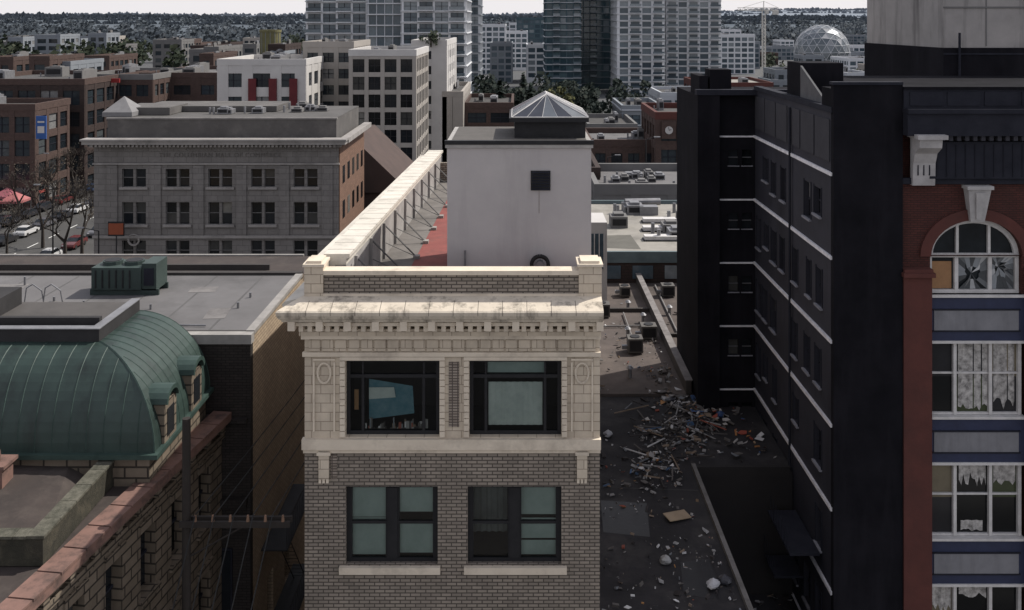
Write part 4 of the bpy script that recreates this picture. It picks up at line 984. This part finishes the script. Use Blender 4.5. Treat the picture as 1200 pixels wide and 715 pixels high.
b=pb('low_commercial_building',700,830,225,100,14,midgrey,winfar,fl=3.4,bay=3.5,mech=0,roof=greyroof); rooftop(b,WX(705,100),WX(825,100),101,113,WZ(225,100),9,True); b.done()
pb('low_commercial_building',545,600,125,200,24,brownbrick,winfar,fl=3.4,bay=4,mech=2).done()
pb('low_commercial_building',822,905,100,300,30,redstucco,winfar,fl=3.6,bay=6,mech=4,roof=lightgravel).done()
b=Bd('storage_tank'); Y=420; X=WX(317,Y); t=b.p('shell',surf('ochre_tank',(.155,.145,.07),(.115,.105,.055),.3))
t.cyl((X,Y,0),(X,Y,WZ(38,Y)),4.6,4.6,28); t.cyl((X,Y,WZ(38,Y)),(X,Y,WZ(35,Y)),4.8,4.8,28)
for k in range(14):
    a=k*math.pi/7; b.p('ribs',hazegrey).bar((X+4.65*math.cos(a),Y+4.65*math.sin(a),0),(X+4.65*math.cos(a),Y+4.65*math.sin(a),WZ(38,Y)),.15)
b.done()

# geodesic sphere
b=Bd('geodesic_dome_building'); Y=600; C=Vector((WX(963,Y),Y,WZ(61,Y))); R=17.3
bm=bmesh.new(); bmesh.ops.create_icosphere(bm,subdivisions=3,radius=R)
pn=b.p('dome_panels',island('dome_panels',[(3,(.17,.19,.21)),(3,(.11,.13,.145)),(2,(.26,.27,.28)),(1,(.45,.45,.45))],.3,.6,.4)); ba=b.p('dome_struts',palec)
for f in bm.faces:
    if (f.calc_center_median().z+C.z)>2:
        c0=f.calc_center_median(); pn.face([C+c0+(v.co-c0)*.97 for v in f.verts])
for e in bm.edges:
    if e.verts[0].co.z+C.z>1: ba.bar(C+e.verts[0].co*1.005,C+e.verts[1].co*1.005,.16)
bm.free()
b.p('base',paleblue).box(C.x-24,C.x+30,Y-14,Y+20,0,WZ(84,Y)); b.p('wing',palec).box(C.x+8,C.x+34,Y-10,Y+16,WZ(84,Y),WZ(76,Y))
b.p('wing_windows',winblue).box(C.x-23,C.x+29,Y-14.2,Y-14.01,1,WZ(90,Y))
b.p('red_canopy',redstucco).box(C.x-44,C.x-22,Y-20,Y-8,WZ(92,Y)-1,WZ(88,Y))
b.done()
# tower crane
b=Bd('tower_crane'); Y=520; X=WX(895,Y); m=b.p('lattice',surf('crane_paint',(.56,.54,.51),(.46,.45,.42),1)); zt=WZ(12,Y)
for dx in (-.8,.8):
    for dy in (-.8,.8): m.bar((X+dx,Y+dy,0),(X+dx,Y+dy,zt),.24)
z=0
while z<zt-2:
    m.bar((X-.8,Y-.8,z),(X+.8,Y-.8,z+2),.16); m.bar((X+.8,Y-.8,z),(X-.8,Y-.8,z+2),.16); z+=2
xl,xr=WX(864,Y),WX(912,Y)
m.bar((xl,Y,zt),(xr,Y,zt),.35); x=xl
while x<xr: m.bar((x,Y,zt),(x+1.2,Y,zt+1.4),.15); m.bar((x+1.2,Y,zt+1.4),(x+2.4,Y,zt),.15); x+=2.4
m.bar((xl,Y,zt+1.4),(xr,Y,zt+1.4),.22); m.bar((X,Y,zt),(X,Y,zt+5),.35); m.bar((X,Y,zt+5),(xl+3,Y,zt+1.4),.14); m.bar((X,Y,zt+5),(xr,Y,zt+1.4),.14)
m.box(xr-3,xr,Y-1,Y+1,zt-2.5,zt); m.box(X+.9,X+2.6,Y-1,Y+1,zt-2.2,zt-.2); b.done()

# ------------------------------------------------------------ TREES / HILLS
leafm=island('foliage',[(4,(.032,.043,.028)),(3,(.042,.053,.033)),(2,(.024,.034,.024)),(2,(.054,.062,.04))],.8,.15)
leafd=island('foliage_dark',[(4,(.012,.020,.017)),(3,(.018,.028,.023)),(2,(.03,.038,.030))],.8,.15)
leafy=island('foliage_spring',[(4,(.075,.078,.03)),(3,(.055,.06,.025)),(2,(.10,.098,.04)),(2,(.035,.04,.018))],.8,.15)
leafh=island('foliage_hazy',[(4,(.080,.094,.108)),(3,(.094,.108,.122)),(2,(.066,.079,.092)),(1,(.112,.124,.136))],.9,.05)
bark=surf('bark',(.05,.042,.036),(.034,.028,.025),3)
def crown(p,c,r,hz,n,ls,rnd):
    cl=[(Vector((rnd.gauss(0,.45)*r,rnd.gauss(0,.45)*r,rnd.uniform(-.8,.8)*hz)),rnd.uniform(.25,.5)) for _ in range(9)]
    for i in range(n):
        o,cr=rnd.choice(cl); v=Vector((rnd.gauss(0,1),rnd.gauss(0,1),rnd.gauss(0,1))).normalized()*rnd.uniform(.5,1)*cr*r
        q=Vector(c)+o+v; a=Vector((rnd.gauss(0,1),rnd.gauss(0,1),rnd.gauss(0,1))).normalized(); bb=a.orthogonal().normalized(); s_=ls*rnd.uniform(.6,1.3)
        p.face([q+a*s_,q+bb*s_,q-a*s_,q-bb*s_])
def leaftree(name,X,Y,h,r,mat,n=260,z0=0,rnd=random):
    b=Bd(name); t=b.p('trunk',bark); t.cyl((X,Y,z0),(X,Y,z0+h*.55),r*.09,r*.05,6)
    for k in range(5):
        a=rnd.uniform(0,6.3); t.cyl((X,Y,z0+h*rnd.uniform(.3,.5)),(X+r*.6*math.cos(a),Y+r*.6*math.sin(a),z0+h*rnd.uniform(.6,.85)),r*.04,r*.015,5)
    crown(b.p('foliage',mat),(X,Y,z0+h*.64),r,h*.32,n,r*.11,rnd); b.done()
def conifer(name,X,Y,h,r,mat,n=260,rnd=random):
    b=Bd(name); b.p('trunk',bark).cyl((X,Y,0),(X,Y,h*.95),r*.1,.05,6); p=b.p('foliage',mat)
    for i in range(n):
        t=rnd.random()**.7; z=h*(1-t*.88); rr=r*t*rnd.uniform(.5,1.15)*(1+.25*math.sin(z*3)); a=rnd.uniform(0,6.3)
        q=Vector((X+rr*math.cos(a),Y+rr*math.sin(a),z)); d=Vector((math.cos(a),math.sin(a),-.4))*r*.2; e=Vector((-math.sin(a),math.cos(a),.1))*r*.12
        p.face([q+d,q+e,q-d,q-e])
    b.done()
rt=random.Random(5)
for i in range(20):
    px=rt.uniform(566,722); Y=rt.uniform(215,300); top=rt.uniform(82,110)
    if rt.random()<.5: conifer('conifer_tree',WX(px,Y),Y,WZ(top,Y),4.2,leafd,480,rt)
    else: leaftree('deciduous_tree',WX(px,Y),Y,WZ(top,Y),5.0,leafd,560,rnd=rt)
leaftree('deciduous_tree',WX(655,205),205,WZ(92,205),3.4,leafy,460,rnd=rt)
leaftree('deciduous_tree',WX(503,190),194,3.2,2.4,leafm,200,z0=WZ(56,190),rnd=rt)
def treemass(name,specs,mat,ls,n,seed):
    r_=random.Random(seed); b=Bd(name); p=b.p(name,mat)
    for X,Y,z,r in specs: crown(p,(X,Y,z),r,r*.6,n,ls,r_)
    b.done()
r_=random.Random(8)
treemass('distant_trees',[(WX(px,Y),Y,WZ(r_.uniform(84,97),Y),7) for px,Y in ((r_.uniform(1000,1120),r_.uniform(480,560)) for _ in range(26))],leafy,.8,140,1)
treemass('distant_trees',[(WX(px,Y),Y,WZ(r_.uniform(50,72),Y),8) for px,Y in ((r_.uniform(-40,350),r_.uniform(420,800)) for _ in range(50))],leafm,1.1,150,2)
treemass('distant_trees',[(WX(px,Y),Y,WZ(r_.uniform(70,84),Y),8) for px,Y in ((r_.uniform(845,1110),r_.uniform(560,900)) for _ in range(26))],leafm,1.2,140,3)
treemass('distant_trees',[(WX(px,Y),Y,WZ(r_.uniform(105,128),Y),4) for px,Y in ((r_.uniform(560,830),r_.uniform(215,330)) for _ in range(20))],leafd,.5,160,4)
def hill(name,Yh,xa,xb,base_,amp,seed,mat,trees=True,lift=0):
    b=Bd(name); p=b.p(name,mat); n=220; D=900
    prof_=[]
    for i in range(n+1):
        x=xa+(xb-xa)*i/n; z=base_+amp*mn.noise(Vector((x*.0012,seed,0)))+amp*.35*mn.noise(Vector((x*.006,seed+4,0)))+lift*max(0,min(1,(x-300)/900)); prof_.append((x,z))
    for i in range(n):
        (xA,zA),(xB,zB)=prof_[i],prof_[i+1]
        rows=[(Yh-D,0,.0),(Yh-D*.55,.45,0),(Yh-D*.25,.8,0),(Yh,1,0),(Yh+600,.3,0)]
        for j in range(len(rows)-1):
            y0,f0,_=rows[j]; y1,f1,_=rows[j+1]
            p.face([(xA,y0,zA*f0),(xB,y0,zB*f0),(xB,y1,zB*f1),(xA,y1,zA*f1)])
    if trees:
        r2=random.Random(seed)
        for i in range(6500):
            k=r2.uniform(0,n-1); i0=int(k); x=prof_[i0][0]+(k-i0)*(prof_[1][0]-prof_[0][0]); zz=prof_[i0][1]
            f=r2.choice((1,1,.9,.8,.6)); yy={1:Yh,.9:Yh-D*.12,.8:Yh-D*.25,.6:Yh-D*.42}[f]; hh=r2.uniform(6,13)*(1.5 if r2.random()<.06 else 1); ww=r2.uniform(5,10)
            z0_=zz*f-3
            p.face([(x-ww,yy,z0_),(x+ww,yy,z0_),(x+ww*.7,yy-2,z0_+hh*.7),(x,yy,z0_+hh),(x-ww*.7,yy-2,z0_+hh*.75)])
            p.face([(x,yy-ww,z0_),(x,yy+ww,z0_),(x,yy,z0_+hh)])
    b.done()
hillm=surf('forested_hill',(.090,.106,.124),(.108,.124,.142),.01,stain=(.135,.15,.166),st_amt=.7,st_scale=.006,bmp=0,rough=1,spec=0)  # distance haze mixed into the hill colour
hillm2=surf('forested_hill_far',(.19,.215,.25),(.22,.245,.28),.004,bmp=0,rough=1,spec=0)  # paler and bluer ridge, with more haze in its colour
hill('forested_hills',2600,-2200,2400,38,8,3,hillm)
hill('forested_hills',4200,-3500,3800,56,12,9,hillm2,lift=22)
b=Bd('hillside_houses'); p=b.p('hillside_houses',island('houses',[(3,(.20,.21,.225)),(3,(.16,.17,.185)),(3,(.125,.138,.155)),(.6,(.29,.295,.305))],.9,.1))  # house tones blended towards grey-blue to paint in the haze
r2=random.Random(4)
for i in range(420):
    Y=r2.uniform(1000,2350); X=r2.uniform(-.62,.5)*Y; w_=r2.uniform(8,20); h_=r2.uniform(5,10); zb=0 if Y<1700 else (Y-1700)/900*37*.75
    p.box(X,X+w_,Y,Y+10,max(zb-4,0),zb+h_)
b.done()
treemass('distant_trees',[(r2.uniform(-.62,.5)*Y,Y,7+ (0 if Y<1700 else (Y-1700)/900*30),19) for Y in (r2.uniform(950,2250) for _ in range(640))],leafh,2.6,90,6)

# ------------------------------------------------------------ GROUND & STREET
b=Bd('ground'); b.p('ground',groundm).face([(-6000,-300,0),(6000,-300,0),(6000,9000,0),(-6000,9000,0)]); b.done()
b=Bd('road'); r=b.p('asphalt',asphalt)
for q in ((-120,120,5,23,),(-82,-56,24,420),(-140,-83,150,166)):
    r.face([(q[0],q[2],.004),(q[1],q[2],.004),(q[1],q[3],.004),(q[0],q[3],.004)])
r.face([(-10.5,23,.005),(-6.4,23,.005),(-6.4,27,.005),(-10.5,27,.005)])
pn=b.p('lane_markings',paint)
for k in range(60): pn.box(-69.08,-68.92,30+k*6,33+k*6,.008,.012)
for k in range(30): pn.box(-100+k*7,-97+k*7,13.9,14.1,.008,.012)
b.done()
b=Bd('pavement'); k=b.p('pavement',paving)
k.box(-55.9,-49.0,24,420,0,.14); k.box(-90,-82.1,24,149,0,.14); k.box(-48.9,60,23.1,27.4,0,.141); k.box(-60,60,-10,4.9,0,.14); b.done()
def car(X,Y,col,rot=0,zz=0.01):
    b=Bd('parked_car'); body=b.p('body',col)
    M=Matrix.Translation((X,Y,zz))@Matrix.Rotation(rot,4,'Z')
    hw=.88
    pr=[(-2.2,.35),(-2.25,.75),(-2.05,.98),(-1.35,1.0),(1.0,.98),(2.05,.82),(2.2,.6),(2.15,.35)]
    def T(x,y,z): return M@Vector((x,y,z))
    n=len(pr)
    L_=[T(x*1.0,-hw+(.06 if z>.9 else 0),z) for x,z in pr]; R_=[T(x,hw-(.06 if z>.9 else 0),z) for x,z in pr]
    body.face(L_); body.face(R_)
    for i in range(n): body.face([L_[i],L_[(i+1)%n],R_[(i+1)%n],R_[i]])
    g=b.p('windows',windark); ro=[(-1.75,.99,.8),(-1.2,1.42,.66),(.15,1.42,.66),(.95,.99,.8)]
    gl_=[T(x,-y,z) for x,z,y in ro]; gr_=[T(x,y,z) for x,z,y in ro]
    g.face(gl_); g.face(gr_); g.face([gl_[0],gl_[1],gr_[1],gr_[0]]); g.face([gl_[2],gl_[3],gr_[3],gr_[2]])
    body.hexa([T(-1.25,-.67,1.4),T(.2,-.67,1.4),T(.2,.67,1.4),T(-1.25,.67,1.4),T(-1.15,-.6,1.46),T(.08,-.6,1.46),T(.08,.6,1.46),T(-1.15,.6,1.46)])
    for x in (-1.35,1.35):
        for y in (-1,1): b.p('wheels',rubber).cyl(T(x,y*.70,.32),T(x,y*.9,.32),.32,.32,12)
    l=b.p('lamps',whitefr); l.hexa([T(2.1,-.8,.62),T(2.22,-.8,.62),T(2.22,-.5,.62),T(2.1,-.5,.62),T(2.1,-.8,.74),T(2.18,-.8,.74),T(2.18,-.5,.74),T(2.1,-.5,.74)])
    b.done()
cc=[surf('car_'+n,c,tuple(x*.9 for x in c),1,rough=.25,spec=.6,bmp=0) for n,c in (('white',(.55,.55,.55)),('silver',(.28,.29,.31)),('black',(.02,.02,.022)),('red',(.10,.02,.02)),('blue',(.03,.05,.10)),('grey',(.10,.10,.11)),('white2',(.5,.5,.5)),('black2',(.025,.025,.03)))]
rc=random.Random(2)
for i in range(22):
    car(-73.5+rc.uniform(-.2,.2),112+i*5.6,rc.choice(cc),math.pi/2)
for i in range(12):
    car(-79.8+rc.uniform(-.2,.2),118+i*5.8,rc.choice(cc),math.pi/2)
for i in range(10): car(-62.5+rc.uniform(-.3,.3),125+i*7.5,rc.choice(cc),-math.pi/2)
for i in range(9): car(WX(715+i*12,128),128+rc.uniform(-1,1),rc.choice(cc),rc.choice((0,math.pi/2)))
for i,(X,Y,c) in enumerate(((-86,150,(.34,.06,.07)),(-82.5,154,(.38,.14,.14)),(-86,158,(.30,.10,.12)),(-90,146,(.34,.11,.15)),(-93,152,(.42,.36,.35)),(-84,163,(.3,.06,.05)),(-90,160,(.36,.18,.09)),(-94,146,(.36,.15,.18)),(-87,142,(.30,.05,.05)))):
    b=Bd('market_tent'); cn=b.p('canopy',surf('tent%d'%i,c,tuple(x*.8 for x in c),1)); z=2.6
    q=[(X-1.7,Y-1.7,z),(X+1.7,Y-1.7,z),(X+1.7,Y+1.7,z),(X-1.7,Y+1.7,z)]
    for k in range(4):
        cn.face([q[k],q[(k+1)%4],(X,Y,z+1.3)]); cn.face([q[k],q[(k+1)%4],(q[(k+1)%4][0],q[(k+1)%4][1],z-.35),(q[k][0],q[k][1],z-.35)])
        b.p('legs',metal).cyl((q[k][0],q[k][1],.1),q[k],.05,.05,6)
    b.done()
def bare(X,Y,h,seed):
    rr=random.Random(seed); b=Bd('bare_street_tree'); t=b.p('branches',bark)
    def grow(p,d,l,r,k):
        e=p+d*l; t.cyl(p,e,r,r*.68,5 if k<3 else 3)
        if k>=6: return
        for _ in range(2 if k<1 else rr.choice((2,3,3))):
            v=(d+Vector((rr.gauss(0,.42),rr.gauss(0,.42),rr.uniform(-.05,.3)))).normalized()
            grow(e,v,l*rr.uniform(.66,.86),max(r*.64,.026),k+1)
    grow(Vector((X,Y,.1)),Vector((0,0,1)),h*.24,h*.024,0)
    crown(b.p('buds',surf('buds',(.085,.07,.052),(.06,.05,.04),3)),(X,Y,h*.65),h*.3,h*.25,200,.10,rr)
    b.done()
for i,(px,Y,h) in enumerate(((76,122,13),(50,132,11.5),(96,128,11),(22,150,11),(62,150,11),(88,165,12),(8,125,9),(40,170,12))): bare(WX(px,Y),Y,h,i+20)
def lamp(X,Y,h=9,arm=2,name='street_lamp'):
    b=Bd(name); m=b.p('post',black); m.cyl((X,Y,0),(X,Y,h),.12,.07,8); m.cyl((X,Y,h),(X+arm,Y,h+.4),.05,.04,6); b.p('head',metal).rbox((X+arm,Y,h+.35),(.8,.3,.14)); b.done()
lamp(WX(62,118),118,11,-2); lamp(WX(118,103),102.5,9,-2); lamp(-56.5,140,9,-2.2); lamp(-56.5,170,9,-2.2); lamp(-82.6,160,9,2.2)
lamp(WX(757,118),118,17,1.4); lamp(WX(800,135),135,13,1.4); lamp(WX(712,130),130,13,1.4)
b=Bd('street_sign'); X=WX(131,102); b.p('board',surf('sign_orange',(.26,.07,.035),(.21,.06,.03),2)).box(X-.8,X+.8,103.0,103.1,WZ(275,103),WZ(262,103)); b.p('bracket',black).box(X-.9,X+.9,103.1,103.16,WZ(277,103),WZ(260,103)); b.p('bracket',black).cyl((X,103.15,0),(X,103.15,WZ(277,103)),.07,.07,6); b.done()
b=Bd('blue_banner_sign'); Y=158.8; b.p('board',surf('sign_blue',(.04,.10,.30),(.03,.085,.25),1)).box(WX(42,Y),WX(54,Y),Y,Y+.2,WZ(163,Y),WZ(136,Y)); pp=b.p('mark',whitep); pp.box(WX(44,Y),WX(52,Y),Y-.04,Y,WZ(144,Y),WZ(142,Y)); pp.box(WX(44,Y),WX(52,Y),Y-.04,Y,WZ(156,Y),WZ(148,Y)); b.done()
b=Bd('red_rooftop_sign'); Y=186; rs=b.p('board',surf('sign_red',(.28,.03,.03),(.22,.025,.025),1)); rs.box(WX(104,Y),WX(140,Y),Y,Y+.3,WZ(97,Y),WZ(92,Y)); b.p('posts',black).box(WX(106,Y),WX(107,Y),Y+.3,Y+.5,WZ(110,Y),WZ(92,Y)); b.p('posts',black).box(WX(137,Y),WX(138,Y),Y+.3,Y+.5,WZ(110,Y),WZ(92,Y)); b.done()

# ------------------------------------------------------------ LIGHT, SKY, CAMERA
sunv=Vector((.80,.42,1.05)).normalized()
elev=math.asin(sunv.z); rot=math.atan2(sunv.x,sunv.y)
w=bpy.data.worlds.new("World"); bpy.context.scene.world=w; w.use_nodes=True; nt=w.node_tree
sk=nt.nodes.new('ShaderNodeTexSky'); sk.sky_type='NISHITA'; sk.sun_disc=False; sk.sun_elevation=elev; sk.sun_rotation=rot
sk.air_density=1.0; sk.dust_density=2.0; sk.ozone_density=1.0
tcn=N(nt,'ShaderNodeTexCoord'); sp_=N(nt,'ShaderNodeSeparateXYZ'); nt.links.new(tcn.outputs['Generated'],sp_.inputs[0])
hz=ramp(nt,sp_.outputs[2],0.0,.8,.92,.45)
col=mixc(nt,hz,sk.outputs[0],(6.1,5.9,6.05))
bg=nt.nodes['Background']; nt.links.new(col,bg.inputs[0]); bg.inputs[1].default_value=.15
l=bpy.data.lights.new('sun','SUN'); l.energy=5.0; l.angle=math.radians(.5); l.color=(1,.95,.87)
lo=bpy.data.objects.new('sun',l); bpy.context.collection.objects.link(lo); lo.rotation_euler=sunv.to_track_quat('Z','Y').to_euler(); lo.location=(0,0,100)
cam=bpy.data.cameras.new('camera'); cam.sensor_width=36; cam.lens=33; cam.shift_y=-(357.5-24)/1200; cam.shift_x=-7/1200; cam.clip_end=12000; cam.clip_start=.1
o=bpy.data.objects.new('camera',cam); bpy.context.collection.objects.link(o); o.location=(0,0,32); o.rotation_euler=(math.pi/2,0,0)
sc_=bpy.context.scene; sc_.camera=o; sc_.view_settings.view_transform='Standard'; sc_.view_settings.look='None'; sc_.view_settings.exposure=0
